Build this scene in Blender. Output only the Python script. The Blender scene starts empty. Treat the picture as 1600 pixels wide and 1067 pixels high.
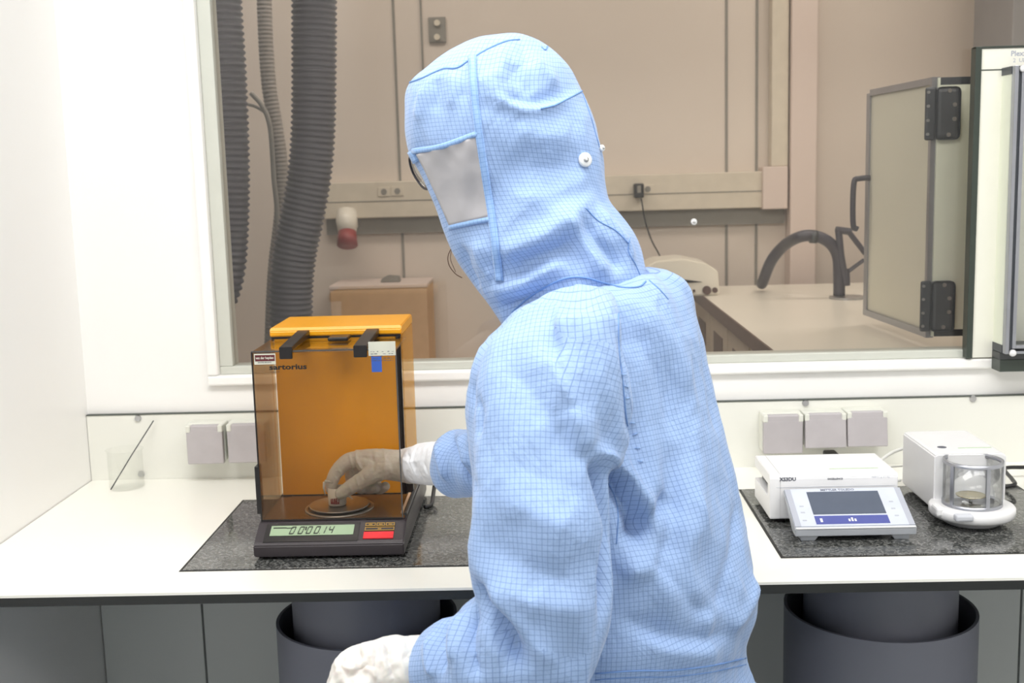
import bpy, bmesh, math, random
import numpy as np
from mathutils import Vector, Matrix, noise
from mathutils.bvhtree import BVHTree
random.seed(7)
SC = bpy.context.scene
COL = SC.collection
PI = math.pi

# ------------------------------------------------------------------ camera
# world: X right, Y into the picture, Z up; table top is Z = 0, floor is Z = -0.78
FLOOR = -0.78
CEIL = 1.85
FPX, PITCH, YAW, ROLL, CZ = 1809.04, 0.147826, 0.0270965, -0.0273542, 0.59
_cy, _sy, _cp, _sp = math.cos(YAW), math.sin(YAW), math.cos(PITCH), math.sin(PITCH)
FWD = Vector((-_sy*_cp, _cy*_cp, -_sp))
_r0 = Vector((_cy, _sy, 0)); _u0 = _r0.cross(FWD)
RT = _r0*math.cos(ROLL) + _u0*math.sin(ROLL)
UP = _u0*math.cos(ROLL) - _r0*math.sin(ROLL)
CAMP = Vector((0, 0, CZ))
cam_d = bpy.data.cameras.new('camera'); cam = bpy.data.objects.new('camera', cam_d); COL.objects.link(cam)
cam_d.sensor_width = 36; cam_d.lens = FPX/1600*36; cam_d.clip_start = .05; cam_d.clip_end = 60
m = Matrix((RT, UP, -FWD)).transposed().to_4x4(); m.translation = CAMP; cam.matrix_world = m
cam_d.dof.use_dof = True; cam_d.dof.focus_distance = 1.62; cam_d.dof.aperture_fstop = 9
SC.camera = cam
SC.view_settings.view_transform = 'Standard'; SC.view_settings.look = 'None'
SC.view_settings.gamma = 1; SC.view_settings.use_curve_mapping = False
SC.view_settings.exposure = 0.22
SC.cycles.max_bounces = 10; SC.cycles.transparent_max_bounces = 24; SC.cycles.caustics_reflective = False
SC.cycles.caustics_refractive = False
w = bpy.data.worlds.new('world'); SC.world = w; w.use_nodes = True
w.node_tree.nodes['Background'].inputs[0].default_value = (.9, .95, 1, 1)
w.node_tree.nodes['Background'].inputs[1].default_value = 0.05

def area(name, loc, size, power, color=(1, 1, 1), rot=(0, 0, 0)):
    l = bpy.data.lights.new(name, 'AREA'); l.shape = 'RECTANGLE'; l.size, l.size_y = size; l.energy = power; l.color = color
    o = bpy.data.objects.new(name, l); COL.objects.link(o); o.location = loc; o.rotation_euler = rot
    return o
# cleanroom ceiling luminaires (near room) and the dimmer fittings of the room beyond the window
LIGHTS_NEAR = [(-.35, .95, 22), (1.0, .95, 20), (-.35, -.9, 11), (1.0, -.9, 11)]
for (x, y, p) in LIGHTS_NEAR:
    area('ceiling_lamp', (x, y, CEIL-.03), (1.1, .55), p, (1, .985, .96))
for (x, y, p) in [(-.6, 3.1, 9.5), (1.2, 3.1, 10.5)]:
    area('far_room_lamp', (x, y, CEIL-.03), (1.2, .4), p, (1, .92, .84))

def at(px, py, Y):
    """point of the place that the photograph shows at px,py if it stands at depth Y"""
    d = FWD + RT*((px-800)/FPX) - UP*((py-533.5)/FPX)
    return CAMP + d*(Y/d.y)
def atZ(px, py, Z):
    d = FWD + RT*((px-800)/FPX) - UP*((py-533.5)/FPX)
    return CAMP + d*((Z-CZ)/d.z)

# ------------------------------------------------------------------ materials
def srgb(c):
    return tuple(((v/255)/12.92 if v/255 <= .04045 else ((v/255+.055)/1.055)**2.4) for v in c)
def mat(name, rgb, rough=.5, metal=0, spec=.5, noise_amt=.04, scale=30, bump=0.0, bscale=200, **kw):
    M = bpy.data.materials.new(name); M.use_nodes = True; nt = M.node_tree; b = nt.nodes['Principled BSDF']
    c = srgb(rgb)
    b.inputs['Roughness'].default_value = rough; b.inputs['Metallic'].default_value = metal
    b.inputs['Specular IOR Level'].default_value = spec
    tc = nt.nodes.new('ShaderNodeTexCoord'); n = nt.nodes.new('ShaderNodeTexNoise'); n.inputs['Scale'].default_value = scale
    n.inputs['Detail'].default_value = 3
    nt.links.new(tc.outputs['Object'], n.inputs['Vector'])
    r = nt.nodes.new('ShaderNodeValToRGB')
    r.color_ramp.elements[0].position = .3; r.color_ramp.elements[1].position = .7
    r.color_ramp.elements[0].color = (*[max(0, v*(1-noise_amt)) for v in c], 1)
    r.color_ramp.elements[1].color = (*[min(1, v*(1+noise_amt)) for v in c], 1)
    nt.links.new(n.outputs['Fac'], r.inputs['Fac']); nt.links.new(r.outputs['Color'], b.inputs['Base Color'])
    if bump:
        n2 = nt.nodes.new('ShaderNodeTexNoise'); n2.inputs['Scale'].default_value = bscale; n2.inputs['Detail'].default_value = 4
        nt.links.new(tc.outputs['Object'], n2.inputs['Vector'])
        bp = nt.nodes.new('ShaderNodeBump'); bp.inputs['Strength'].default_value = bump; bp.inputs['Distance'].default_value = .002
        nt.links.new(n2.outputs['Fac'], bp.inputs['Height']); nt.links.new(bp.outputs['Normal'], b.inputs['Normal'])
    for k, v in kw.items():
        b.inputs[k.replace('_', ' ')].default_value = v
    return M
def glass(name, tint, refl=.06, rough=.02, k=.6):
    """thin pane: tinted see-through plus mirror reflection that grows towards grazing"""
    M = bpy.data.materials.new(name); M.use_nodes = True; nt = M.node_tree; nt.nodes.clear()
    out = nt.nodes.new('ShaderNodeOutputMaterial'); mx = nt.nodes.new('ShaderNodeMixShader')
    t = nt.nodes.new('ShaderNodeBsdfTransparent'); g = nt.nodes.new('ShaderNodeBsdfGlossy')
    g.inputs['Roughness'].default_value = rough
    tc = nt.nodes.new('ShaderNodeTexCoord'); n = nt.nodes.new('ShaderNodeTexNoise'); n.inputs['Scale'].default_value = 6
    nt.links.new(tc.outputs['Object'], n.inputs['Vector'])
    r = nt.nodes.new('ShaderNodeValToRGB')
    r.color_ramp.elements[0].color = (*[v*.985 for v in tint], 1); r.color_ramp.elements[1].color = (*tint, 1)
    nt.links.new(n.outputs['Fac'], r.inputs['Fac']); nt.links.new(r.outputs['Color'], t.inputs['Color'])
    lw = nt.nodes.new('ShaderNodeLayerWeight'); lw.inputs['Blend'].default_value = .25
    ma = nt.nodes.new('ShaderNodeMath'); ma.operation = 'MULTIPLY_ADD'; ma.inputs[1].default_value = k; ma.inputs[2].default_value = refl
    ma.use_clamp = True
    nt.links.new(lw.outputs['Fresnel'], ma.inputs[0])
    nt.links.new(ma.outputs[0], mx.inputs[0]); nt.links.new(t.outputs[0], mx.inputs[1]); nt.links.new(g.outputs[0], mx.inputs[2])
    nt.links.new(mx.outputs[0], out.inputs['Surface'])
    return M
def emit(name, rgb, s):
    M = bpy.data.materials.new(name); M.use_nodes = True; b = M.node_tree.nodes['Principled BSDF']
    b.inputs['Base Color'].default_value = (*srgb(rgb), 1); b.inputs['Emission Color'].default_value = (*srgb(rgb), 1)
    b.inputs['Emission Strength'].default_value = s
    return M
def granite():
    M = mat('granite', (60, 62, 62), .10, spec=1.0)
    nt = M.node_tree; b = nt.nodes['Principled BSDF']; tc = nt.nodes['Texture Coordinate']
    v = nt.nodes.new('ShaderNodeTexVoronoi'); v.inputs['Scale'].default_value = 330
    n = nt.nodes.new('ShaderNodeTexNoise'); n.inputs['Scale'].default_value = 210; n.inputs['Detail'].default_value = 8
    r = nt.nodes.new('ShaderNodeValToRGB')
    r.color_ramp.elements[0].position = .35; r.color_ramp.elements[0].color = (.02, .022, .021, 1)
    r.color_ramp.elements[1].position = .75; r.color_ramp.elements[1].color = (.17, .172, .165, 1)
    ad = nt.nodes.new('ShaderNodeMath'); ad.operation = 'MULTIPLY_ADD'; ad.inputs[1].default_value = .45
    sep = nt.nodes.new('ShaderNodeSeparateColor')
    nt.links.new(tc.outputs['Object'], v.inputs['Vector']); nt.links.new(tc.outputs['Object'], n.inputs['Vector'])
    nt.links.new(v.outputs['Color'], sep.inputs['Color']); nt.links.new(sep.outputs[0], ad.inputs[0])
    nt.links.new(n.outputs['Fac'], ad.inputs[2]); 
    s2 = nt.nodes.new('ShaderNodeMath'); s2.operation = 'SUBTRACT'; s2.inputs[1].default_value = .22
    nt.links.new(ad.outputs[0], s2.inputs[0]); nt.links.new(s2.outputs[0], r.inputs['Fac']); nt.links.new(r.outputs['Color'], b.inputs['Base Color'])
    return M
def fabric(name, base=(157, 184, 226), line=(78, 106, 164), grid=True):
    M = bpy.data.materials.new(name); M.use_nodes = True; nt = M.node_tree; b = nt.nodes['Principled BSDF']
    b.inputs['Roughness'].default_value = .62; b.inputs['Specular IOR Level'].default_value = .25
    b.inputs['Sheen Weight'].default_value = .25; b.inputs['Sheen Roughness'].default_value = .4
    uv = nt.nodes.new('ShaderNodeUVMap'); sx = nt.nodes.new('ShaderNodeSeparateXYZ'); nt.links.new(uv.outputs['UV'], sx.inputs[0])
    def N(op, a=None, b_=None, v1=None):
        q = nt.nodes.new('ShaderNodeMath'); q.operation = op
        if a is not None: nt.links.new(a, q.inputs[0])
        if b_ is not None: nt.links.new(b_, q.inputs[1])
        if v1 is not None: q.inputs[1].default_value = v1
        return q.outputs[0]
    def linemask(s):
        f = N('FRACT', N('MULTIPLY', s, v1=1/.0053))
        d = N('ABSOLUTE', N('SUBTRACT', f, v1=.5))
        return N('LESS_THAN', d, v1=.05)
    mask = N('MAXIMUM', linemask(sx.outputs[0]), linemask(sx.outputs[1]))
    tc = nt.nodes.new('ShaderNodeTexCoord')
    n = nt.nodes.new('ShaderNodeTexNoise'); n.inputs['Scale'].default_value = 5; nt.links.new(tc.outputs['Object'], n.inputs['Vector'])
    r = nt.nodes.new('ShaderNodeValToRGB'); c = srgb(base)
    r.color_ramp.elements[0].color = (*[v*.96 for v in c], 1); r.color_ramp.elements[1].color = (*c, 1)
    nt.links.new(n.outputs['Fac'], r.inputs['Fac'])
    mix = nt.nodes.new('ShaderNodeMixRGB'); mix.inputs['Color2'].default_value = (*srgb(line), 1)
    if grid: nt.links.new(N('MULTIPLY', mask, v1=.62), mix.inputs['Fac'])
    else: mix.inputs['Fac'].default_value = 0
    nt.links.new(r.outputs['Color'], mix.inputs['Color1']); nt.links.new(mix.outputs['Color'], b.inputs['Base Color'])
    # crumple
    mp = nt.nodes.new('ShaderNodeMapping'); mp.inputs['Scale'].default_value = (1, 1, .6); nt.links.new(tc.outputs['Object'], mp.inputs['Vector'])
    n2 = nt.nodes.new('ShaderNodeTexNoise'); n2.inputs['Scale'].default_value = 22; n2.inputs['Detail'].default_value = 5; n2.inputs['Roughness'].default_value = .55
    n2.inputs['Distortion'].default_value = .5
    nt.links.new(mp.outputs[0], n2.inputs['Vector'])
    bp = nt.nodes.new('ShaderNodeBump'); bp.inputs['Strength'].default_value = .6; bp.inputs['Distance'].default_value = .011
    nt.links.new(n2.outputs['Fac'], bp.inputs['Height']); nt.links.new(bp.outputs['Normal'], b.inputs['Normal'])
    return M

M = {}
M['wall'] = mat('wall_white', (246, 245, 243), .35, noise_amt=.01, scale=3)
M['frame'] = mat('window_frame_gray', (205, 207, 198), .4, noise_amt=.02)
M['sill'] = mat('sill_white', (248, 247, 245), .3, noise_amt=.01)
M['ceil'] = mat('ceiling_white', (240, 240, 238), .7, noise_amt=.01)
M['floor'] = mat('vinyl_floor', (150, 156, 156), .3, noise_amt=.05, scale=60)
M['desk'] = mat('laminate_white', (247, 246, 238), .22, noise_amt=.01, scale=4)
M['deskedge'] = mat('black_edge', (38, 40, 40), .35)
M['splash'] = mat('splash_panel', (232, 232, 225), .18, noise_amt=.01, scale=3)
M['steel'] = mat('brushed_steel', (190, 190, 192), .3, metal=.9)
M['dark_metal'] = mat('dark_metal', (80, 82, 84), .4, metal=.4)
M['granite'] = granite()
M['gap'] = mat('black_gap', (14, 14, 14), .5)
M['pillar'] = mat('grey_pillar', (122, 124, 136), .45, noise_amt=.04, scale=8)
M['underpanel'] = mat('grey_underpanel', (218, 222, 221), .14, noise_amt=.03, scale=2)
M['outlet'] = mat('outlet_grey', (184, 179, 182), .45)
M['outletbase'] = mat('outlet_base', (226, 227, 218), .4)
M['char'] = mat('charcoal_plastic', (52, 46, 50), .4, bump=.1, bscale=900)
M['black'] = mat('black_plastic', (24, 21, 23), .35)
M['amber'] = mat('saffron_paint', (232, 160, 16), .35, noise_amt=.02)
M['chamber'] = mat('brown_chamber_floor', (120, 84, 44), .2)
M['pane_front'] = glass('smoky_pane', (.865, .825, .775), .015)
M['pane_side'] = glass('brown_pane', (.86, .76, .62), .015)
M['pane_top'] = glass('top_pane', (.94, .92, .88), .015)
M['pane_amber'] = glass('amber_pane', (.97, .86, .62), .03)
M['glass'] = glass('clear_glass', (.985, .99, .985), .02)
M['window'] = glass('window_glass', (.955, .945, .93), .03)
M['lcd'] = mat('lcd_green', (150, 172, 140), .25)
M['lcddig'] = mat('lcd_digit', (46, 56, 44), .4)
M['red'] = mat('red_key', (226, 48, 56), .35)
M['gold'] = mat('gold_line', (176, 138, 62), .4)
M['paper'] = mat('sticker_paper', (205, 205, 190), .5)
M['blue'] = mat('blue_sticker', (50, 90, 175), .45)
M['maroon'] = mat('maroon_print', (90, 32, 38), .5)
M['white'] = mat('white_plastic', (236, 236, 238), .35, noise_amt=.01)
M['wshadow'] = mat('shaded_white_plastic', (205, 208, 216), .4)  # white plastic again, with shade put into its colour
M['silver'] = mat('silver_plastic', (188, 192, 200), .32, metal=.25)
M['panelgray'] = mat('terminal_face', (204, 210, 224), .35)
M['screen'] = mat('dark_screen', (92, 100, 116), .12)
M['bluebar'] = mat('blue_bar', (84, 92, 160), .25)
M['ink'] = mat('grey_ink', (78, 82, 96), .5)
M['inklight'] = mat('light_ink', (176, 180, 192), .5)
M['green'] = mat('green_print', (176, 206, 160), .5)
M['brass'] = mat('weighing_pan_metal', (200, 190, 160), .25, metal=.9)
M['cable'] = mat('black_cable', (32, 32, 34), .4)
M['wcable'] = mat('white_cable', (226, 226, 222), .4)
M['pvcwhite'] = mat('pass_box_white', (240, 239, 228), .3, noise_amt=.01)
M['pvcgreen'] = mat('pass_box_side', (240, 244, 226), .35, noise_amt=.01)
M['darkgreen'] = mat('dark_profile', (58, 66, 60), .35)
M['hinge'] = mat('black_hinge', (66, 70, 76), .4)
M['alu'] = mat('aluminium', (170, 172, 180), .32, metal=.75)
M['farwall'] = mat('far_wall_beige', (222, 210, 198), .6, noise_amt=.015, scale=2)
M['farwall2'] = mat('far_wall_pink', (224, 207, 197), .6, noise_amt=.015, scale=2)
M['farcounter'] = mat('far_counter_top', (238, 232, 218), .3, noise_amt=.02, scale=3)
M['brownedge'] = mat('brown_edge', (92, 70, 64), .4)
M['cabinet'] = mat('beige_cabinet', (196, 182, 164), .45)
M['blueedge'] = mat('blue_edge', (110, 150, 190), .4)
M['hose'] = mat('dark_hose', (74, 72, 80), .42, spec=.6)
M['hosethin'] = mat('grey_hose', (150, 142, 134), .45)
M['box'] = mat('cardboard', (216, 184, 152), .7)
M['trunk'] = mat('trunking', (218, 208, 190), .45)
M['darkstrip'] = mat('dark_grey_and_shade', (140, 136, 128), .6)  # plain grey of joints, plate and cable; also painted shade under the trunking
M['plugred'] = mat('plug_red', (150, 50, 44), .4)
M['greycol'] = mat('grey_column', (140, 138, 138), .5)
M['nitrile'] = mat('latex_glove', (222, 219, 214), .5, noise_amt=.02, scale=60, bump=.5, bscale=110, Subsurface_Weight=.15)
M['innersleeve'] = mat('white_sleeve', (226, 227, 231), .7, bump=.6, bscale=70)
M['fabric'] = fabric('blue_grid_fabric')
M['fabricband'] = fabric('blue_band_fabric', base=(150, 184, 231), line=(82, 120, 186))
M['stitch'] = mat('stitch_blue', (112, 150, 208), .7)
M['visor'] = mat('grey_vinyl', (176, 174, 178), .22, noise_amt=.05, scale=18, bump=.5, bscale=26)
M['skin'] = mat('skin', (214, 170, 150), .5)
M['hair'] = mat('brown_hair', (96, 66, 46), .5)
M['eye'] = mat('eye_white', (230, 228, 222), .2)
M['snap'] = mat('snap_white', (236, 238, 238), .3)
M['beaker'] = glass('beaker_glass', (.995, .997, .993), .0, .02, .12)
M['cup'] = mat('cup_plastic', (232, 226, 218), .35)
M['shoe'] = mat('white_boot', (232, 234, 236), .5)

# ------------------------------------------------------------------ helpers
def obj(name, bm_or_me, material=None, parent=None, smooth=False):
    if isinstance(bm_or_me, bmesh.types.BMesh):
        me = bpy.data.meshes.new(name); bm_or_me.normal_update(); bm_or_me.to_mesh(me); bm_or_me.free()
    else: me = bm_or_me
    o = bpy.data.objects.new(name, me); COL.objects.link(o)
    if material: me.materials.append(material)
    if smooth:
        me.polygons.foreach_set('use_smooth', [True]*len(me.polygons))
        me.update()
    if parent: o.parent = parent; o.matrix_parent_inverse = Matrix.Translation(-parent.location) if parent.parent is None and parent.type == 'EMPTY' else Matrix()
    return o
def thing(name, label, cat, loc=(0, 0, 0), group=None):
    o = bpy.data.objects.new(name, None); COL.objects.link(o); o.location = loc; o.empty_display_size = .05
    o['label'] = label; o['category'] = cat
    if group: o['group'] = group
    return o
def tag(o, label, cat, group=None, kind=None):
    o['label'] = label; o['category'] = cat
    if group: o['group'] = group
    if kind: o['kind'] = kind
    return o
def struct(name, bm, m_, label=None, cat=None, smooth=False):
    o = obj(name, bm, m_, smooth=smooth); o['kind'] = 'structure'
    o['label'] = label or name.replace('_', ' '); o['category'] = cat or name.split('_')[0]
    return o
def box(bm, x0, x1, y0, y1, z0, z1, bev=0, seg=2):
    r = bmesh.ops.create_cube(bm, size=1)
    vs = r['verts']
    for v in vs:
        v.co = Vector((x0+(v.co.x+.5)*(x1-x0), y0+(v.co.y+.5)*(y1-y0), z0+(v.co.z+.5)*(z1-z0)))
    if bev:
        es = list({e for v in vs for e in v.link_edges})
        bmesh.ops.bevel(bm, geom=es, offset=bev, segments=seg, affect='EDGES', profile=.5)
    return bm
def B(x0, x1, y0, y1, z0, z1, bev=0, seg=2):
    return box(bmesh.new(), x0, x1, y0, y1, z0, z1, bev, seg)
def prism(bm, prof, x0, x1, axis='x', bev=0):
    """extrude a closed 2-D profile; axis x: profile in (y,z); axis y: (x,z); axis z: (x,y)"""
    def P(a, b, t): return {'x': (t, a, b), 'y': (a, t, b), 'z': (a, b, t)}[axis]
    v0 = [bm.verts.new(P(a, b, x0)) for a, b in prof]; v1 = [bm.verts.new(P(a, b, x1)) for a, b in prof]
    n = len(prof); fs = [bm.faces.new(v0), bm.faces.new(v1[::-1])]
    for i in range(n): fs.append(bm.faces.new((v0[i], v1[i], v1[(i+1) % n], v0[(i+1) % n])))
    bmesh.ops.recalc_face_normals(bm, faces=fs)
    if bev:
        bmesh.ops.bevel(bm, geom=list({e for f in fs for e in f.edges}), offset=bev, segments=2, affect='EDGES')
    return bm
def lathe(bm, prof, cx, cy, n=48, start=0, end=2*PI):
    """prof = [(r,z)...] revolved about the vertical through cx,cy"""
    full = abs(end-start-2*PI) < 1e-6
    rings = []
    for r, z in prof:
        if r < 1e-6: rings.append([bm.verts.new((cx, cy, z))]); continue
        k = n if full else n+1
        rings.append([bm.verts.new((cx+r*math.cos(start+(end-start)*i/n), cy+r*math.sin(start+(end-start)*i/n), z)) for i in range(k)])
    fs = []
    for a, b in zip(rings, rings[1:]):
        k = max(len(a), len(b)); lim = k if full else k-1
        for i in range(lim):
            j = (i+1) % k
            q = [a[i % len(a)], a[j % len(a)], b[j % len(b)], b[i % len(b)]]
            q2 = []
            for v in q:
                if v not in q2: q2.append(v)
            if len(q2) >= 3: fs.append(bm.faces.new(q2))
    bmesh.ops.recalc_face_normals(bm, faces=fs)
    return bm
def catmull(P, n):
    P = [Vector(p) for p in P]; out = []
    Q = [2*P[0]-P[1]]+P+[2*P[-1]-P[-2]]
    for i in range(1, len(Q)-2):
        p0, p1, p2, p3 = Q[i-1:i+3]
        for k in range(n):
            t = k/n
            out.append(.5*((2*p1)+(p2-p0)*t+(2*p0-5*p1+4*p2-p3)*t*t+(-p0+3*p1-3*p2+p3)*t**3))
    out.append(P[-1].copy()); return out
def tube(bm, pts, rad, seg=12, smoothn=0, cap=True):
    """rad: number, list or function of 0..1"""
    pts = [Vector(p) for p in pts]
    if smoothn:
        if isinstance(rad, (list, tuple)):
            R4 = catmull([(r, 0, 0) for r in rad], smoothn); rad = [v.x for v in R4]
        pts = catmull(pts, smoothn)
    n = len(pts); rings = []
    t0 = (pts[1]-pts[0]).normalized(); u = t0.orthogonal().normalized()
    for i, p in enumerate(pts):
        t = (pts[min(i+1, n-1)]-pts[max(i-1, 0)]).normalized()
        u = (u-t*u.dot(t)).normalized(); v = t.cross(u)
        r = rad(i/(n-1)) if callable(rad) else (rad[i] if isinstance(rad, (list, tuple)) else rad)
        rings.append([bm.verts.new(p+(u*math.cos(a)+v*math.sin(a))*r) for a in [2*PI*k/seg for k in range(seg)]])
    for a, b in zip(rings, rings[1:]):
        for k in range(seg): bm.faces.new((a[k], a[(k+1) % seg], b[(k+1) % seg], b[k]))
    if cap:
        bm.faces.new(rings[0][::-1]); bm.faces.new(rings[-1])
    return bm
def capsule_tube(bm, pts, rad, seg=14, smoothn=4):
    """tube with rounded ends (for remeshing into hands)"""
    P = catmull(pts, smoothn); R4 = [v.x for v in catmull([(r, 0, 0) for r in rad], smoothn)]
    d0 = (P[0]-P[1]).normalized(); d1 = (P[-1]-P[-2]).normalized()
    a, ra = [], []
    for s in (.98, .8, .45): a.append(P[0]+d0*R4[0]*s); ra.append(R4[0]*math.sqrt(1-s*s))
    z, rz = [], []
    for s in (.45, .8, .98): z.append(P[-1]+d1*R4[-1]*s); rz.append(R4[-1]*math.sqrt(1-s*s))
    return tube(bm, a+P+z, ra+R4+rz, seg)
def text(s, size, mat_, parent, origin, xdir, updir, name='lettering', align='CENTER', extrude=.0002, bold=0, font_scale_x=1.0):
    cu = bpy.data.curves.new(name, 'FONT'); cu.body = s; cu.size = size; cu.align_x = align; cu.align_y = 'CENTER'; cu.extrude = extrude; cu.offset = bold
    cu.resolution_u = 2
    tmp = bpy.data.objects.new('tmp', cu); COL.objects.link(tmp)
    bpy.context.view_layer.update()
    me = bpy.data.meshes.new_from_object(tmp.evaluated_get(bpy.context.evaluated_depsgraph_get()))
    bpy.data.objects.remove(tmp); bpy.data.curves.remove(cu)
    X = Vector(xdir).normalized(); U = Vector(updir); U = (U-X*U.dot(X)).normalized(); Nn = X.cross(U)
    mm = Matrix((X*font_scale_x, U, Nn)).transposed().to_4x4(); mm.translation = Vector(origin)
    me.transform(mm)
    return obj(name, me, mat_, parent)

# ------------------------------------------------------------------ near room shell
WX0, WX1, WY0, WY1 = -.905, 2.4, -2.2, 2.228
struct('floor', B(-4, 4, WY0-.1, 5.0, FLOOR-.05, FLOOR), M['floor'], 'grey vinyl floor under the tables')
struct('ceiling', B(-4, 4, WY0-.1, 5.0, CEIL, CEIL+.05), M['ceil'], 'white ceiling above both rooms')
struct('wall_left', B(WX0-.1, WX0, WY0-.1, WY1, FLOOR, CEIL), M['wall'], 'glossy white side wall left of the table')
struct('wall_right', B(WX1, WX1+.1, WY0-.1, WY1, FLOOR, CEIL), M['wall'], 'white side wall out of view on the right')
struct('wall_back', B(WX0-.1, WX1+.1, WY0-.1, WY0, FLOOR, CEIL), M['wall'], 'white wall behind the camera')
# wall with the window opening
OX0, OX1, OZ0, OZ1 = -.637, 1.62, .205, 1.42
bm = bmesh.new()
box(bm, WX0-.1, OX0, WY1, WY1+.12, FLOOR, CEIL); box(bm, OX1, WX1+.1, WY1, WY1+.12, FLOOR, CEIL)
box(bm, OX0, OX1, WY1, WY1+.12, FLOOR, OZ0); box(bm, OX0, OX1, WY1, WY1+.12, OZ1, CEIL)
struct('wall_front', bm, M['wall'], 'white wall with the wide window above the table')
# sill moulding round the opening
bm = bmesh.new()
for (a, b_, c, d) in [(OX0-.022, OX1+.02, OZ0-.020, OZ0), (OX0-.022, OX0, OZ0, OZ1), (OX1, OX1+.02, OZ0, OZ1), (OX0-.022, OX1+.02, OZ1, OZ1+.02)]:
    box(bm, a, b_, WY1-.012, WY1+.002, c, d, .004)
struct('trim_1', bm, M['sill'], 'white raised moulding around the window', 'trim')
# grey frame
bm = bmesh.new()
F = .026
for (a, b_, c, d) in [(OX0, OX1, OZ0, OZ0+.016), (OX0, OX0+F, OZ0+.016, OZ1), (OX1-F, OX1, OZ0+.016, OZ1), (OX0+F, OX1-F, OZ1-.016, OZ1)]:
    box(bm, a, b_, WY1+.004, WY1+.05, c, d, .002)
win = struct('window_1', bm, M['frame'], 'wide interior window with pale grey frame looking into the next room', 'window')
obj('pane', B(OX0+F-.002, OX1-F+.002, WY1+.02, WY1+.026, OZ0+.014, OZ1-.014), M['window'], win)

# far room shell
FY = 3.95
struct('wall_far', B(-3.2, 3.2, FY, FY+.1, FLOOR, CEIL), M['farwall'], 'beige back wall of the room beyond the window')
struct('wall_far_left', B(-3.3, -3.2, WY1+.12, FY, FLOOR, CEIL), M['farwall'], 'beige left wall of the room beyond the window')
struct('wall_far_right', B(3.2, 3.3, WY1+.12, FY, FLOOR, CEIL), M['farwall'], 'beige right wall of the room beyond the window')
bm = bmesh.new()
for X in (at(622, 200, FY).x, at(1135, 200, FY).x, at(1182, 200, FY).x):
    box(bm, X-.004, X+.004, FY-.004, FY+.01, FLOOR, CEIL)
struct('trim_2', bm, M['darkstrip'], 'thin vertical joints between the beige wall panels in the next room', 'trim')
xa = at(1236, 200, FY-.08).x; xb_ = at(1277, 200, FY-.08).x
struct('trim_3', B(xa, xb_, FY-.08, FY, FLOOR, CEIL, .004), M['farwall2'], 'pinkish beige pilaster in the next room', 'trim')

# ------------------------------------------------------------------ weighing table
DY0, DY1 = 1.584, 2.2178
GL = (-.560, -.060, 1.672, 2.055); GR = (.350, .850, 1.683, 2.060)
desk = thing('weighing_table', 'long white laminate table with black front edge running along the wall', 'table', (.7, 1.9, FLOOR))
def desk_piece(bm, z0, z1):
    xs = [WX0+.002, GL[0], GL[1], GR[0], GR[1], WX1-.02]
    for i in range(5):
        if i in (1, 3):
            g = (GL, GR)[i//2]
            box(bm, xs[i], xs[i+1], DY0, g[2], z0, z1); box(bm, xs[i], xs[i+1], g[3], DY1, z0, z1)
        else: box(bm, xs[i], xs[i+1], DY0, DY1, z0, z1)
    bmesh.ops.remove_doubles(bm, verts=bm.verts, dist=1e-5)
    return bm
obj('tabletop', desk_piece(bmesh.new(), -.004, 0), M['desk'], desk)
obj('core_board', desk_piece(bmesh.new(), -.0175, -.004), M['deskedge'], desk)['label'] = 'black core and edge of the tabletop'
for X in (.10, 1.25, WX1-.08):
    for Y_ in (DY0+.25, DY1-.06):
        obj('leg', B(X-.02, X+.02, Y_-.02, Y_+.02, FLOOR, -.0175), M['pillar'], desk)
for (g, lb) in ((GL, 'dark speckled granite slab set in the table under the yellow balance'), (GR, 'dark speckled granite slab set in the table under the two white balances')):
    t = thing('granite_slab', lb, 'slab', ((g[0]+g[1])/2, (g[2]+g[3])/2, -.02), 'granite slabs set in the table')
    e = .004
    obj('stone', B(g[0]+e, g[1]-e, g[2]+e, g[3]-e, -.0175, .0015, .0012), M['granite'], t)
    bm = bmesh.new()
    for q in [(g[0], g[1], g[2], g[2]+e), (g[0], g[1], g[3]-e, g[3]), (g[0], g[0]+e, g[2]+e, g[3]-e), (g[1]-e, g[1], g[2]+e, g[3]-e)]:
        box(bm, *q, -.0175, .0006)
    obj('dark_gap_ring', bm, M['gap'], t)  # black ring standing in for the dark open gap round the stone
# pillars carrying the stones, each in a wider sleeve
for (cx, ro, ri, lb) in ((-.309, .152, .124, 'dark grey round pillar in a wider sleeve under the yellow balance'), (.553, .156, .124, 'dark grey round pillar in a wider sleeve below the right end of the table')):
    t = thing('support_pillar', lb, 'pillar', (cx, 1.868, FLOOR), 'support pillars under the table')
    obj('inner_column', lathe(bmesh.new(), [(0, -.0176), (ri, -.0176), (ri, FLOOR), (0, FLOOR)], cx, 1.868, 72), M['pillar'], t, True)
    obj('outer_sleeve', lathe(bmesh.new(), [(ro-.005, -.150), (ro, -.150), (ro, FLOOR), (ro-.005, FLOOR), (ro-.005, -.150)], cx, 1.868, 72), M['pillar'], t, True)
for o in list(COL.objects):
    if o.name.startswith('inner_column') or o.name.startswith('outer_sleeve'):
        md = o.modifiers.new('edge', 'EDGE_SPLIT'); md.split_angle = .7
# grey back panels below the table
pt = thing('modesty_panel', 'shiny grey panelling on the wall below the table', 'panel', (.5, 2.21, FLOOR))
for (x0, x1) in ((WX0+.002, -.70), (-.696, .93), (.934, 1.02), (1.024, 2.38)):
    obj('board', B(x0, x1, 2.208, 2.226, FLOOR, -.018, .001), M['underpanel'], pt)

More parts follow.
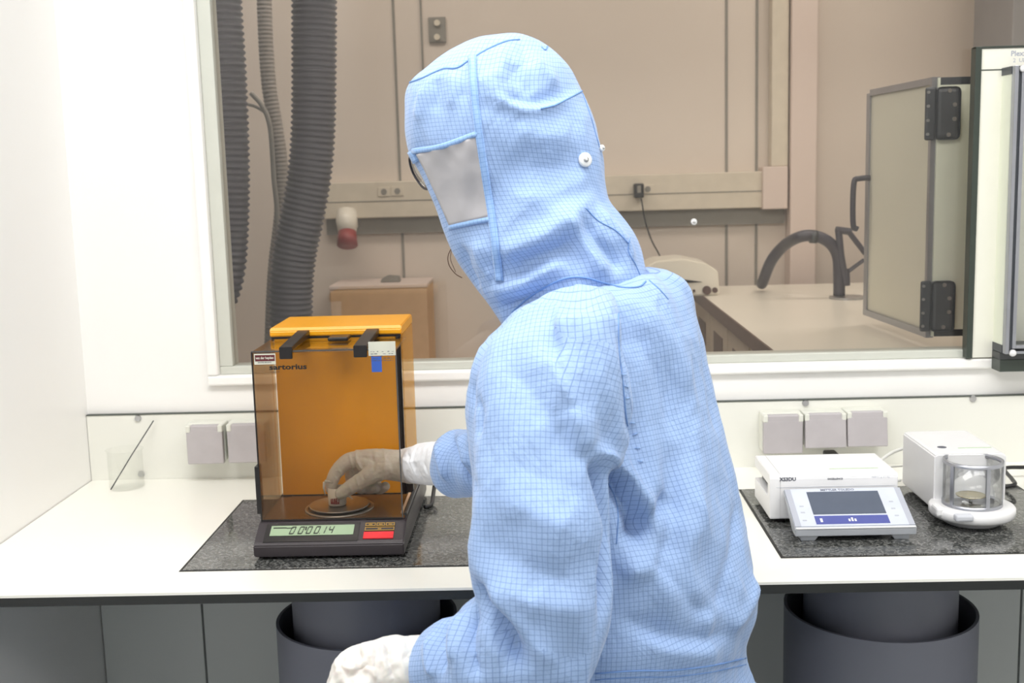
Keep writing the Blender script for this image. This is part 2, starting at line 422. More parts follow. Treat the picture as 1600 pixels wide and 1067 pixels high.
# clear splash panel behind the table, with its screws
sp = thing('splash_panel', 'low pale glossy splash panel screwed to the wall along the table back', 'panel', (.5, 2.222, 0))
obj('sheet', B(WX0+.001, WX1-.001, 2.218, 2.226, .0, .131), M['splash'], sp)
obj('top_edge', B(WX0+.001, WX1-.001, 2.2165, 2.2275, .131, .1328), M['darkgreen'], sp)['label'] = 'dark thin top edge of the panel'
for (px, py) in ((215, 654), (220, 741), (1259, 630), (1521, 623)):
    p = at(px, py, 2.215)
    bm = bmesh.new(); tube(bm, [(p.x, 2.2182, p.z), (p.x, 2.2145, p.z)], [.0066, .0058], 20)
    s = obj('screw', bm, M['steel'], sp)

# ------------------------------------------------------------------ sockets
def socket(x0, x1, z0, z1, label, tilt=0.0, deep=.045):
    """surface socket with hinged grey lid that may hang open by tilt"""
    t = thing('wall_socket', label, 'socket', ((x0+x1)/2, 2.2175, z0), 'grey lidded wall sockets')
    yb = 2.2178
    obj('back_box', B(x0, x1, yb-deep*.65, yb, z0+.002, z1, .003), M['outletbase'], t)
    w_ = x1-x0
    # lid: slab with rounded top roll, hinge notches in pale plastic
    bm = bmesh.new()
    yf = yb-deep
    box(bm, x0+.001, x1-.001, yf, yf+.012, z0, z1-.012, .002)
    box(bm, x0+.0085, x1-.0085, yf+.0001, yf+.014, z1-.022, z1-.001, .003)
    c = Vector(((x0+x1)/2, yf+.012, z1-.006))
    if tilt: bmesh.ops.rotate(bm, verts=bm.verts, cent=c, matrix=Matrix.Rotation(-tilt, 3, 'X'))
    obj('lid', bm, M['outlet'], t)
    for xx in (x0+.0005, x1-.0095):
        obj('hinge_block', B(xx, xx+.009, yf-.001, yf+.02, z1-.015, z1-.001, .002), M['outletbase'], t)
    return t
def sx(px, py): return at(px, py, 2.175)
a, b_ = sx(289, 665), sx(352, 724); socket(a.x, b_.x-.001, b_.z, a.z+.001, 'grey socket lid on the left wall panel, the one nearer the corner')
a, b_ = sx(353, 663), sx(417, 722); socket(a.x, b_.x, b_.z, a.z+.001, 'grey socket partly hidden behind the yellow balance')
a, b_ = sx(1192, 648), sx(1255, 708); socket(a.x, b_.x, b_.z, a.z, 'leftmost of three grey sockets above the white balance, lid closed')
a, b_ = sx(1257, 646), sx(1322, 699); socket(a.x, b_.x, b_.z, a.z, 'middle of three grey sockets, lid pushed open with a plug below', .12)
a, b_ = sx(1323, 643), sx(1386, 697); socket(a.x, b_.x, b_.z, a.z, 'rightmost of three grey sockets, lid tilted open', .15)

# ------------------------------------------------------------------ beaker and rod
bk = thing('beaker', 'clear glass beaker standing in the back left corner of the table', 'beaker', (-.815, 2.165, 0))
c = (-.812, 2.160)
bm = lathe(bmesh.new(), [(0, .0005), (.030, .0005), (.033, .003), (.033, .072), (.036, .076), (.0345, .076), (.0318, .072), (.0318, .004), (0, .003)], *c, 40)
obj('vessel', bm, M['beaker'], bk, True)
bm = bmesh.new(); tube(bm, [atZ(173, 765, .0045), at(205, 712, 2.172), at(240, 657, 2.205)], .0012, 8)
tag(obj('stirring_rod', bm, M['dark_metal'], smooth=True), 'thin dark rod leaning in the beaker against the splash panel', 'rod')

# ------------------------------------------------------------------ yellow analytical balance
bal = thing('analytical_balance', 'yellow analytical balance with smoky glass draft shield and green digital display', 'balance', (-.34, 1.88, .0015))
BX0, BX1 = -.455, -.2215
HX1_ = -.2445
prof = [(1.7135, .006), (1.7125, .024), (1.7165, .0275), (1.757, .0478), (1.765, .0495), (2.07, .0495), (2.07, .008), (2.0, .004)]
bm = prism(bmesh.new(), prof, BX0, BX1, 'x', .0018)
obj('console', bm, M['char'], bal)
for (x, y) in ((BX0+.03, 1.74), (BX1-.03, 1.74), (BX0+.03, 2.04), (BX1-.03, 2.04)):
    obj('foot', lathe(bmesh.new(), [(0, .0016), (.011, .0016), (.010, .009), (0, .009)], x, y, 20), M['black'], bal, True)
# display deck coordinates: s along X 0..1, t up the slope 0..1
P0 = Vector((BX0, 1.7165, .0275)); PX_ = Vector((BX1-BX0, 0, 0)); PT = Vector((0, 1.757-1.7165, .0478-.0275)); DN = PX_.cross(PT).normalized()
def deck(s, t, h=0): return P0+PX_*s+PT*t+DN*h
def deckbox(bm, s0, s1, t0, t1, h0, h1):
    vs = [bm.verts.new(deck(s, t, h)) for h in (h0, h1) for (s, t) in ((s0, t0), (s1, t0), (s1, t1), (s0, t1))]
    for f in ((3, 2, 1, 0), (4, 5, 6, 7), (0, 1, 5, 4), (1, 2, 6, 5), (2, 3, 7, 6), (3, 0, 4, 7)): bm.faces.new([vs[i] for i in f])
    return bm
obj('display_window', deckbox(bmesh.new(), .06, .69, .03, .93, 0, .0012), M['black'], bal)
lcd = obj('lcd_screen', deckbox(bmesh.new(), .095, .655, .32, .80, .0012, .0018), M['lcd'], bal)
def seg7(bm, s0, s1, t0, t1, segs):
    th = .0065; tw = .06; g = .01; sh = .012
    def bar(a, b_):
        (sa, ta), (sb, tb) = a, b_
        def S(s, t): return s+sh*(t-t0)/(t1-t0)
        h = .0021
        if abs(ta-tb) < 1e-6: q = [(sa, ta-tw/2), (sb, ta-tw/2), (sb, ta+tw/2), (sa, ta+tw/2)]
        else: q = [(sa-th/2, ta), (sa+th/2, ta), (sa+th/2, tb), (sa-th/2, tb)]
        lo = [bm.verts.new(deck(S(s, t), t, .0018)) for s, t in q]; hi = [bm.verts.new(deck(S(s, t), t, h)) for s, t in q]
        bm.faces.new(hi)
        for i in range(4): bm.faces.new((lo[i], lo[(i+1) % 4], hi[(i+1) % 4], hi[i]))
    tm = (t0+t1)/2
    D = {'a': ((s0, t1), (s1, t1)), 'd': ((s0, t0), (s1, t0)), 'g': ((s0, tm), (s1, tm)), 'f': ((s0, tm+.01), (s0, t1)), 'e': ((s0, t0), (s0, tm-.01)), 'b': ((s1, tm+.01), (s1, t1)), 'c': ((s1, t0), (s1, tm-.01))}
    for k in segs: bar(*D[k])
bm = bmesh.new()
digs = ['abcdef', 'abcdef', 'abcdef', 'abcdef', 'bc', 'bcfg']
xs_ = [.225, .282, .337, .39, .432, .483]
for i, (x, sg) in enumerate(zip(xs_, digs)): seg7(bm, x, x+.026, .40, .72, sg)
deckbox(bm, .427, .431, .37, .41, .0018, .0021)
obj('digits', bm, M['lcddig'], lcd)
bm = bmesh.new(); deckbox(bm, .11, .20, .66, .72, .0018, .002); deckbox(bm, .20, .245, .65, .70, .0018, .002); deckbox(bm, .325, .337, .56, .74, .0018, .002)
obj('status_marks', bm, M['lcddig'], lcd)
obj('red_key', deckbox(bmesh.new(), .725, .925, .12, .44, 0, .0016), M['red'], bal)['label'] = 'bright red tare key'
def keyframe(s0, s1, t0, t1):
    k = obj('key', deckbox(bmesh.new(), s0, s1, t0, t1, 0, .0011), M['char'], bal)
    bm = bmesh.new(); e = .005; f = .03
    for q in ((s0, s1, t0, t0+f), (s0, s1, t1-f, t1), (s0, s0+e, t0+f, t1-f), (s1-e, s1, t0+f, t1-f)): deckbox(bm, *q, .0011, .0014)
    deckbox(bm, (s0+s1)/2-.012, (s0+s1)/2+.012, (t0+t1)/2-.02, (t0+t1)/2+.02, .0011, .0013)
    obj('gold_outline', bm, M['gold'], k)
keyframe(.728, .796, .72, .88); keyframe(.803, .858, .72, .88); keyframe(.865, .925, .72, .88); keyframe(.728, .925, .50, .67)
# chamber floor, pan
obj('chamber_floor', B(BX0+.004, BX1-.004, 1.764, 1.900, .0495, .0505), M['chamber'], bal)
obj('floor_joint', B(BX0+.004, HX1_, 1.8985, 1.8998, .0505, .0525), M['black'], bal)
SX0, SX1, SY0, SY1, SZ0, SZ1 = -.452, -.2275, 1.7605, 1.898, .0497, .3205
pc = (-.338, 1.822)
obj('weighing_pan', lathe(bmesh.new(), [(0, .0535), (.045, .0535), (.048, .0555), (.049, .0575), (.0475, .0578), (.0455, .0562), (0, .0555)], *pc, 56), M['steel'], bal, True)
obj('pan_ring', lathe(bmesh.new(), [(.051, .0506), (.056, .0506), (.056, .0525), (.051, .0535), (.051, .0506)], *pc, 56), M['steel'], bal, True)
obj('pan_stem', lathe(bmesh.new(), [(0, .0536), (.008, .0536), (.008, .0505), (0, .0505)], *pc, 20), M['steel'], bal, True)
# housing behind the chamber with overhanging lid
HX0, HX1 = -.4525, -.2445
obj('housing', B(HX0+.004, HX1, 1.900, 1.945, .0495, .3215, .002), M['amber'], bal)
prof = [(1.898, .3245), (1.898, .333), (1.902, .3385), (2.052, .3385), (2.060, .333), (2.060, .3215), (1.91, .3215)]
obj('lid', prism(bmesh.new(), prof, HX0-.002, -.2345, 'x', .0015), M['amber'], bal)
obj('lid_shadow_gap', B(HX0, -.236, 1.8995, 1.90, .3205, .3245), M['black'], bal)['label'] = 'black line under the yellow lid'
obj('rear_post', B(HX1+.0005, HX1+.006, 1.897, 1.908, .05, .3205), M['black'], bal)
obj('rear_post', B(-.2395, -.2370, 1.897, 1.905, .05, .3215), M['black'], bal)
obj('rear_rail', B(-.30, -.2395, 1.895, 1.899, .3135, .317), M['black'], bal)
# sliding side door pushed back beside the housing
obj('side_door', B(-.2368, -.2345, 1.9055, 2.058, .0525, .3212), M['pane_amber'], bal)['label'] = 'translucent amber sliding door pushed back'
# draft shield
e = .003
obj('front_pane', B(SX0, SX1, SY0, SY0+e, SZ0, SZ1), M['pane_front'], bal)
obj('left_pane', B(SX0, SX0+e, SY0+e, SY1, SZ0, SZ1), M['pane_side'], bal)
obj('top_pane', B(SX0+e, SX1, SY0+e, SY1, SZ1-e, SZ1), M['pane_top'], bal)
obj('edge_strip', B(SX0-.0005, SX0+.0015, SY0-.0008, SY0+.002, SZ0, SZ1), M['black'], bal)
obj('edge_strip', B(SX1-.0012, SX1+.0005, SY0-.0006, SY0+.0022, SZ0, SZ1-.004), M['dark_metal'], bal)
obj('edge_strip', B(SX0, SX1, SY0-.0006, SY0+.002, SZ1-.0008, SZ1+.0012), M['dark_metal'], bal)
obj('edge_strip', B(SX0, SX1, SY0-.0008, SY0+.0015, SZ0, SZ0+.002), M['black'], bal)
for (pa, pb) in ((at(453, 535, 1.76).x, at(436, 535, 1.76).x), (at(570, 535, 1.76).x, at(552, 535, 1.76).x)):
    x0, x1 = min(pa, pb), max(pa, pb)
    bm = bmesh.new()
    prism(bm, [(1.7565, .309), (1.7565, .3275), (1.90, .3345), (1.90, .3225), (1.7605, .3215), (1.7605, .309)], x0, x1+.003, 'x', .0008)
    obj('clip', bm, M['black'], bal)
a = at(530, 529, 1.87)
obj('top_handle', B(a.x-.0165, a.x+.0165, 1.855, 1.893, SZ1, .327, .002), M['black'], bal)
# left door handle bar and right door rail
obj('door_grip', B(SX0-.0075, SX0-.0005, 1.765, 1.785, .060, .137, .001), M['black'], bal)
obj('door_grip', B(-.2365, -.226, 1.895, 1.905, .107, .117, .001), M['black'], bal)
obj('door_rail', B(-.2275, -.2225, 1.775, 2.05, .0497, .0545, .0005), M['dark_metal'], bal)
obj('door_rail_strip', B(-.2338, -.2295, 1.785, 1.93, .0497, .0525), M['box'], bal)
obj('lock_block', B(-.2395, -.2255, 1.900, 1.915, .052, .078, .001), M['black'], bal)
# stickers and lettering on the front pane
def pane_rect(p0, p1, m_, name, par=bal, y=SY0-.0008, th=.0003):
    a_, c_ = at(*p0, y), at(*p1, y)
    return obj(name, B(min(a_.x, c_.x), max(a_.x, c_.x), y, y+th, min(a_.z, c_.z), max(a_.z, c_.z)), m_, par)
st = pane_rect((396.5, 553), (431, 569), M['paper'], 'dealer_sticker'); st['label'] = 'small white and maroon sticker'
pane_rect((398, 555), (429.5, 564), M['maroon'], 'printed_field', st, SY0-.001, .0002)
a = at(413.5, 559.3, SY0-.0011)
text('van der heyden', .0052, M['paper'], st, a, (1, 0, 0), (0, 0, 1), extrude=.0001, bold=.00015, font_scale_x=.86)
a = at(413.5, 566.3, SY0-.0010)
text('BRUSSEL BELGIUM', .0026, M['ink'], st, a, (1, 0, 0), (0, 0, 1), extrude=.0001)
st = pane_rect((575, 534), (618.5, 555), M['paper'], 'service_sticker'); st['label'] = 'grey paper sticker with small handwriting'
bm = bmesh.new()
random.seed(3)
for i in range(5):
    z = .3165-.0035*i
    x = at(577, 540, SY0).x+.0015
    while x < at(614, 540, SY0).x:
        l = random.uniform(.001, .005)
        if random.random() < .75: box(bm, x, x+l, SY0-.0010, SY0-.0008, z, z+random.uniform(.0005, .0012))
        x += l+.0012
obj('handwriting', bm, M['ink'], st)
pane_rect((580, 557), (597, 581), M['blue'], 'blue_sticker')['label'] = 'plain blue rectangular sticker'
a = at(450, 573.5, SY0-.0005)
text('sartorius', .0115, M['black'], bal, a, (1, 0, 0), (0, 0, 1), extrude=.0001, bold=.0004, font_scale_x=1.42)
a = at(430, 581, SY0-.0005)
text('research', .0042, M['char'], bal, a, (1, 0, 0), (0, 0, 1), extrude=.0001)
# power lead coming out behind the balance
bm = bmesh.new(); tube(bm, [(-.245, 2.075, .03), (-.222, 2.085, .045), (-.205, 2.06, .035), (-.204, 2.02, .015), (-.205, 1.985, .0055), (-.215, 1.97, .0055)], .0038, 10, 6)
obj('power_lead', bm, M['cable'], bal, True)

# weighing cup on the pan
cp = (at(527, 780, 1.822).x, 1.822)
z0 = .0563
bm = lathe(bmesh.new(), [(0, z0), (.0135, z0), (.0145, z0+.002), (.0152, z0+.030), (.0142, z0+.030), (.0128, z0+.003), (0, z0+.002)], *cp, 32)
cup = thing('weighing_cup', 'small white plastic cup with red mark standing on the balance pan', 'cup', (cp[0], cp[1], z0))
obj('wall', bm, M['cup'], cup, True)
bm = bmesh.new()
for i in range(5):
    a0 = -PI/2+(-.55+.2*i)
    z = z0+.006+.0025*abs(2-i) if i != 0 else z0+.007
    for k in range(3):
        a1 = a0+.05*k
        box(bm, cp[0]+.0150*math.cos(a1)-.0006, cp[0]+.0150*math.cos(a1)+.0006, cp[1]+.0152*math.sin(a1)-.0003, cp[1]+.0152*math.sin(a1)+.0003, z0+.005, z0+.005+random.uniform(.003, .013))
obj('red_mark', bm, M['plugred'], cup)

# ------------------------------------------------------------------ balance with separate terminal
pb = thing('precision_balance', 'low white precision balance with side grip recess on the right granite slab', 'balance', (.47, 1.92, .0015))
X0, X1, Y0, Y1, Z0, Z1 = .366, .574, 1.850, 1.985, .009, .0835
bm = bmesh.new()
# body with a grip recess in the left side: built from stacked slabs so the recess is real
prism(bm, [(Y0, Z0), (Y0, Z1-.006), (Y0+.004, Z1), (Y1-.004, Z1), (Y1, Z1-.006), (Y1, Z0)], X0+.016, X1, 'x', .0015)
prism(bm, [(Y0, Z0), (Y0, Z1-.006), (Y0+.004, Z1), (Y1-.004, Z1), (Y1, Z1-.006), (Y1, Z1-.020), (Y0+.02, Z1-.020), (Y0+.02, Z1-.040), (Y1, Z1-.040), (Y1, Z0)], X0, X0+.0175, 'x', .0012)
body = obj('housing', bm, M['white'], pb)
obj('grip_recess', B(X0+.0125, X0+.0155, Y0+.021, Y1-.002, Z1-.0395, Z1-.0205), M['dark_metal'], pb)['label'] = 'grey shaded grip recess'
obj('front_seam', B(X0+.01, X1-.005, Y0-.0004, Y0+.001, Z1-.0215, Z1-.0208), M['wshadow'], pb)
for (x, y) in ((X0+.02, Y0+.02), (X1-.02, Y0+.02), (X0+.02, Y1-.02), (X1-.02, Y1-.02)):
    obj('foot', lathe(bmesh.new(), [(0, .0016), (.010, .0016), (.009, .0095), (0, .0095)], x, y, 20), M['char'], pb, True)
text('XS3DU', .0085, M['ink'], pb, at(1231, 749, Y0-.0004), (1, 0, 0), (0, 0, 1), bold=.0003, extrude=.0001)
text('EXCELLENCE', .0042, M['ink'], pb, at(1305, 748, Y0-.0004), (1, 0, 0), (0, 0, 1), bold=.0001, extrude=.0001)
text('MAX 5.1 g  d 1 mg', .0038, M['inklight'], pb, at(1376, 745, Y0-.0004), (1, 0, 0), (0, 0, 1), extrude=.0001)
obj('print_line', B(.47, .55, Y0+.03, Y0+.033, Z1-.0002, Z1+.0002), M['green'], pb)

term = thing('balance_terminal', 'silver tilted touch terminal in front of the low white balance', 'terminal', (.48, 1.79, .0015))
TX0, TX1 = .3865, .5745
T0 = Vector((TX0, 1.755, .0225)); TX = Vector((TX1-TX0, 0, 0)); TT = Vector((0, .088, .0375)); TN = TX.cross(TT).normalized()
def tk(s, t, h=0): return T0+TX*s+TT*t+TN*h
def tbox(bm, s0, s1, t0, t1, h0, h1):
    vs = [bm.verts.new(tk(s, t, h)) for h in (h0, h1) for (s, t) in ((s0, t0), (s1, t0), (s1, t1), (s0, t1))]
    for f in ((3, 2, 1, 0), (4, 5, 6, 7), (0, 1, 5, 4), (1, 2, 6, 5), (2, 3, 7, 6), (3, 0, 4, 7)): bm.faces.new([vs[i] for i in f])
    return bm
bm = prism(bmesh.new(), [(1.753, .010), (1.752, .0215), (1.755, .0235), (1.843, .0605), (1.846, .0555), (1.80, .028), (1.775, .012)], TX0, TX1, 'x', .0012)
obj('case', bm, M['silver'], term)
obj('front_lip', B(TX0+.001, TX1-.001, 1.7515, 1.756, .0218, .0242, .0008), M['white'], term)
obj('face_plate', tbox(bmesh.new(), .055, .945, .03, .985, .0005, .0022), M['panelgray'], term)
obj('side_strip', tbox(bmesh.new(), .005, .055, .03, .985, .0005, .0020), M['inklight'], term)
obj('side_strip', tbox(bmesh.new(), .945, .995, .03, .985, .0005, .0020), M['inklight'], term)
scn = obj('touch_screen', tbox(bmesh.new(), .185, .795, .315, .90, .0022, .0027), M['screen'], term)
bar = obj('blue_key_bar', tbox(bmesh.new(), .185, .795, .07, .275, .0022, .0027), M['bluebar'], term)
for q in ((.225, .245, .12, .21), (.46, .475, .13, .19), (.485, .50, .13, .22), (.51, .525, .13, .19)): obj('icon', tbox(bmesh.new(), *q, .0027, .0029), M['white'], bar)
for (s, t) in ((.105, .52), (.10, .36), (.095, .16), (.87, .60), (.865, .42), (.87, .24)): obj('key_symbol', tbox(bmesh.new(), s-.015, s+.02, t, t+.03, .0022, .0024), M['inklight'], term)
text('METTLER TOLEDO', .0062, M['ink'], term, tk(.455, .945, .0023), (1, 0, 0), TT, extrude=.0001, bold=.00012, font_scale_x=1.05)
for x in (TX0+.022, TX1-.022):
    bm = prism(bmesh.new(), [(x-.012, .0016), (x+.010, .0016), (x+.018, .0125), (x-.014, .0125)] if x < .5 else [(x-.010, .0016), (x+.012, .0016), (x+.014, .0125), (x-.018, .0125)], 1.758, 1.776, 'y', .0008)
    obj('foot', bm, M['silver'], term)
obj('rear_foot', B(TX0+.03, TX1-.03, 1.826, 1.836, .0016, .046, .001), M['silver'], term)
bm = bmesh.new(); tube(bm, [(.575, 1.87, .035), (.588, 1.86, .03), (.592, 1.85, .012), (.585, 1.84, .0045)], .0025, 8, 6)
# ------------------------------------------------------------------ micro balance
mb = thing('micro_balance', 'white micro balance with small round glass weighing chamber', 'balance', (.695, 1.92, .0015))
mx0, mx1, my0, my1, mz0, mz1 = .6385, .7555, 1.868, 2.035, .0065, .108
bm = prism(bmesh.new(), [(mx0, mz0+.008), (mx0, mz1-.003), (mx0+.005, mz1), (mx1-.008, mz1), (mx1, mz1-.004), (mx1, mz0), (mx0+.01, mz0)], my0, my1, 'y', .002)
obj('housing', bm, M['white'], mb)
obj('level_window', lathe(bmesh.new(), [(0, mz1+.0003), (.0075, mz1+.0003), (.0075, mz1-.001), (0, mz1-.001)], at(1470, 699, 1.92).x, 1.915, 24), M['ink'], mb)
obj('print_line', B(.69, .745, 1.905, 1.908, mz1, mz1+.0003), M['green'], mb)
cx, cy = .690, 1.838
bm = lathe(bmesh.new(), [(0, .0016), (.040, .0016), (.047, .006), (.052, .013), (.063, .0145), (.0665, .019), (.0665, .029), (.064, .032), (.05, .0325), (0, .0325)], cx, cy, 72)
obj('base_ring', bm, M['white'], mb, True)
obj('grip_notch', B(cx-.067, cx-.052, cy-.032, cy-.002, .020, .036, .004), M['white'], mb)
obj('grip_notch', B(cx-.048, cx-.020, cy-.066, cy-.050, .0225, .033, .003), M['wshadow'], mb)  # shade on this notch is put into its colour
obj('chamber_plate', lathe(bmesh.new(), [(0, .0326), (.044, .0326), (.044, .0335), (0, .0340)], cx, cy, 48), M['steel'], mb, True)
R_ = .0455
obj('glass_cylinder', lathe(bmesh.new(), [(R_, .034), (R_, .105), (R_-.0015, .105), (R_-.0015, .034), (R_, .034)], cx, cy, 64), M['glass'], mb, True)
obj('top_ring', lathe(bmesh.new(), [(R_+.001, .1005), (R_+.001, .1065), (R_-.003, .1065), (R_-.003, .1005), (R_+.001, .1005)], cx, cy, 64), M['alu'], mb, True)
obj('bottom_ring', lathe(bmesh.new(), [(R_+.001, .0326), (R_+.001, .038), (R_-.003, .038), (R_-.003, .0326), (R_+.001, .0326)], cx, cy, 64), M['alu'], mb, True)
for ang in (-80, -80+72, -80+144, -80+216, -80+288):
    a_ = math.radians(ang); u = Vector((math.cos(a_), math.sin(a_), 0)); v = Vector((-u.y, u.x, 0)); c_ = Vector((cx, cy, 0))+u*R_
    bm = bmesh.new()
    vs = [bm.verts.new(c_+v*sv+u*su+Vector((0, 0, z))) for z in (.036, .102) for (sv, su) in ((-.0032, -.0014), (.0032, -.0014), (.0032, .0014), (-.0032, .0014))]
    for f in ((3, 2, 1, 0), (4, 5, 6, 7), (0, 1, 5, 4), (1, 2, 6, 5), (2, 3, 7, 6), (3, 0, 4, 7)): bm.faces.new([vs[i] for i in f])
    obj('upright', bm, M['alu'], mb)
obj('weighing_pan', lathe(bmesh.new(), [(0, .043), (.014, .0435), (.022, .046), (.0235, .0475), (.022, .048), (.012, .0455), (0, .045)], cx-.002, cy, 48), M['brass'], mb, True)
obj('pan_stem', lathe(bmesh.new(), [(0, .0435), (.003, .0435), (.003, .034), (0, .034)], cx-.002, cy, 16), M['steel'], mb, True)
# cables
bm = bmesh.new(); tube(bm, [(.757, 2.0, .045), (.80, 2.12, .04), (.775, 2.16, .032), (.85, 2.19, .03), (1.0, 2.195, .03)], .0038, 10, 8)
bm = bmesh.new()
tube(bm, [at(1562, 762, 1.99), at(1585, 757, 1.995), at(1581, 748, 2.03), at(1570, 732, 2.09), at(1600, 730, 2.10), at(1640, 729, 2.10)], .0036, 10, 8)
obj('power_lead', bm, M['cable'], mb, True)
bm = bmesh.new(); tube(bm, [at(1372, 722, 2.01), at(1392, 708, 2.05), at(1412, 700, 2.06)], .003, 8, 6)
tube(bm, [at(1375, 730, 2.01), at(1395, 729, 2.05), at(1412, 728, 2.07)], .0016, 8, 6)
obj('signal_cable', bm, M['wcable'], pb, True)
bm = bmesh.new(); tube(bm, [at(1398, 752, 1.99), at(1402, 751, 1.995), at(1407, 750, 2.0)], .0025, 8, 6)
obj('data_cable', bm, M['wcable'], pb, True)
p = at(1297, 706, 2.19)
tag(obj('plug', B(p.x-.012, p.x+.012, 2.165, 2.2, p.z-.012, p.z+.002, .003), M['black']), 'black plug just below the middle grey socket lid', 'plug')

# ------------------------------------------------------------------ pass box through the window
pbx = thing('pass_box', 'white pass box built through the window at the right, with dark edge and aluminium door', 'pass box', (1.1, 2.2, .186))
obj('cover_panel', B(.822, 1.60, 2.216, 2.228, .207, .787, .0015), M['pvcwhite'], pbx)
obj('edge_profile', B(.811, .8225, 2.212, 2.236, .207, .790, .001), M['darkgreen'], pbx)
obj('edge_profile', B(.811, 1.60, 2.213, 2.229, .787, .790), M['darkgreen'], pbx)
obj('panel_joint', B(.8225, .862, 2.2152, 2.217, .7465, .7485), M['darkgreen'], pbx)
YF = 2.168
bm = bmesh.new()
bx0, bx1, bz0, bz1 = .862, 1.50, .223, .750
box(bm, bx0, bx0+.004, YF+.004, 2.216, bz0+.014, bz1-.014); box(bm, bx1-.004, bx1, YF+.004, 2.216, bz0+.014, bz1-.014)
box(bm, bx0+.004, bx1-.004, YF+.004, 2.216, bz0+.0, bz0+.004)
obj('frame_side', bm, M['pvcgreen'], pbx)
obj('upper_band', B(bx0-.001, bx1+.001, YF+.002, 2.216, bz1-.014, bz1), M['hinge'], pbx)
bm = bmesh.new(); box(bm, bx0-.001, bx1+.001, YF+.002, 2.216, bz0, bz0+.015)
obj('lower_band', bm, M['hinge'], pbx)
obj('ledge', B(.861, 1.50, YF+.01, 2.216, bz0-.014, bz0-.001), M['dark_metal'], pbx)
obj('ledge_front', B(.861, 1.50, YF+.008, 2.216, .186, bz0-.0145), M['darkgreen'], pbx)
# near door: aluminium frame and pane
dr = obj('door', bmesh.new(), M['alu'], pbx)
bm = bmesh.new()
for (a_, b2, c_, d_) in ((bx0, bx0+.007, bz0, bz1), (bx0+.0125, bx0+.0195, bz0+.01, bz1-.01), (bx0+.0195, bx1, bz0, bz0+.005), (bx0+.0195, bx1, bz0+.010, bz0+.016), (bx0+.0195, bx1, bz1-.005, bz1), (bx0+.0195, bx1, bz1-.016, bz1-.010)):
    box(bm, a_, b2, YF-.012, YF+.003, c_, d_, .001)
bm.to_mesh(dr.data); bm.free()
obj('frame_groove', B(bx0+.007, bx0+.0125, YF-.008, YF+.002, bz0+.005, bz1-.005), M['hinge'], dr)
obj('glazing', B(bx0+.0195, bx1, YF-.005, YF, bz0+.016, bz1-.016), M['glass'], dr)
for z in (bz0+.002, bz1-.006):
    bm = bmesh.new(); tube(bm, [(bx0+.014, YF-.016, z), (bx0+.014, YF-.011, z)], [.0055, .0068], 20)
    obj('corner_cap', bm, M['white'], dr, True)
text('Plexx', .0135, M['inklight'], pbx, at(1581, 84, 2.2158)+Vector((.013, 0, 0)), (1, 0, 0), (0, 0, 1), extrude=.0001, bold=.0003)
text('2  UP', .0105, M['inklight'], pbx, at(1581, 93, 2.2158)+Vector((.014, 0, -.002)), (1, 0, 0), (0, 0, 1), extrude=.0001)
# tunnel beyond the glass and far flange with open door
bm = bmesh.new(); FYB = 2.372
obj('tunnel_floor', B(bx0, 1.5, WY1+.027, FYB, bz0-.004, bz0), M['pvcgreen'], pbx); obj('tunnel_roof', B(bx0, 1.5, WY1+.027, FYB, bz1, bz1+.004), M['pvcgreen'], pbx)
fl = obj('far_flange', B(.795, .862, FYB-.006, FYB, .228, .746), M['pvcgreen'], pbx)
obj('flange_band', B(.80, .87, FYB-.0066, FYB-.006, .732, .7465), M['hinge'], fl)
obj('flange_band', B(.80, .87, FYB-.0066, FYB-.006, .2275, .2415), M['hinge'], fl)
fd = obj('far_door', bmesh.new(), M['alu'], pbx); bm = bmesh.new()
hx, hy = .793, 2.372; ex, ey = .770, 2.76
dirv = Vector((ex-hx, ey-hy, 0)); L_ = dirv.length; dirv.normalize(); nv = Vector((-dirv.y, dirv.x, 0))
def dbox(bm, l0, l1, n0, n1, z0, z1):
    vs = [bm.verts.new(Vector((hx, hy, z))+dirv*l+nv*n) for z in (z0, z1) for (l, n) in ((l0, n0), (l1, n0), (l1, n1), (l0, n1))]
    for f in ((3, 2, 1, 0), (4, 5, 6, 7), (0, 1, 5, 4), (1, 2, 6, 5), (2, 3, 7, 6), (3, 0, 4, 7)): bm.faces.new([vs[i] for i in f])
dbox(bm, 0, .012, -.008, .008, .224, .748); dbox(bm, L_-.02, L_, -.006, .006, .224, .74)
dbox(bm, .012, L_-.02, -.006, .006, .224, .238); dbox(bm, .012, L_-.02, -.006, .006, .734, .748)
bmesh.ops.recalc_face_normals(bm, faces=bm.faces); bm.to_mesh(fd.data); bm.free()
bm = bmesh.new(); dbox(bm, .012, L_-.02, -.002, .002, .238, .734); bmesh.ops.recalc_face_normals(bm, faces=bm.faces)
M['hazy'] = glass('hazy_pane', (.92, .92, .88), .02, .3)
def add_haze(Mt, rgb, fac):
    nt = Mt.node_tree; out = [n for n in nt.nodes if n.type == 'OUTPUT_MATERIAL'][0]; src = out.inputs[0].links[0].from_socket
    d = nt.nodes.new('ShaderNodeBsdfDiffuse'); d.inputs[0].default_value = (*srgb(rgb), 1)
    t2 = nt.nodes.new('ShaderNodeBsdfTranslucent'); t2.inputs[0].default_value = (*srgb(rgb), 1)
    a1 = nt.nodes.new('ShaderNodeMixShader'); a1.inputs[0].default_value = .5; nt.links.new(d.outputs[0], a1.inputs[1]); nt.links.new(t2.outputs[0], a1.inputs[2]); a1.inputs[0].default_value = .3
    mx = nt.nodes.new('ShaderNodeMixShader'); mx.inputs[0].default_value = fac; nt.links.new(src, mx.inputs[1]); nt.links.new(a1.outputs[0], mx.inputs[2]); nt.links.new(mx.outputs[0], out.inputs[0])
add_haze(M['hazy'], (255, 254, 242), .70)
add_haze(M['pane_amber'], (250, 186, 70), .30)
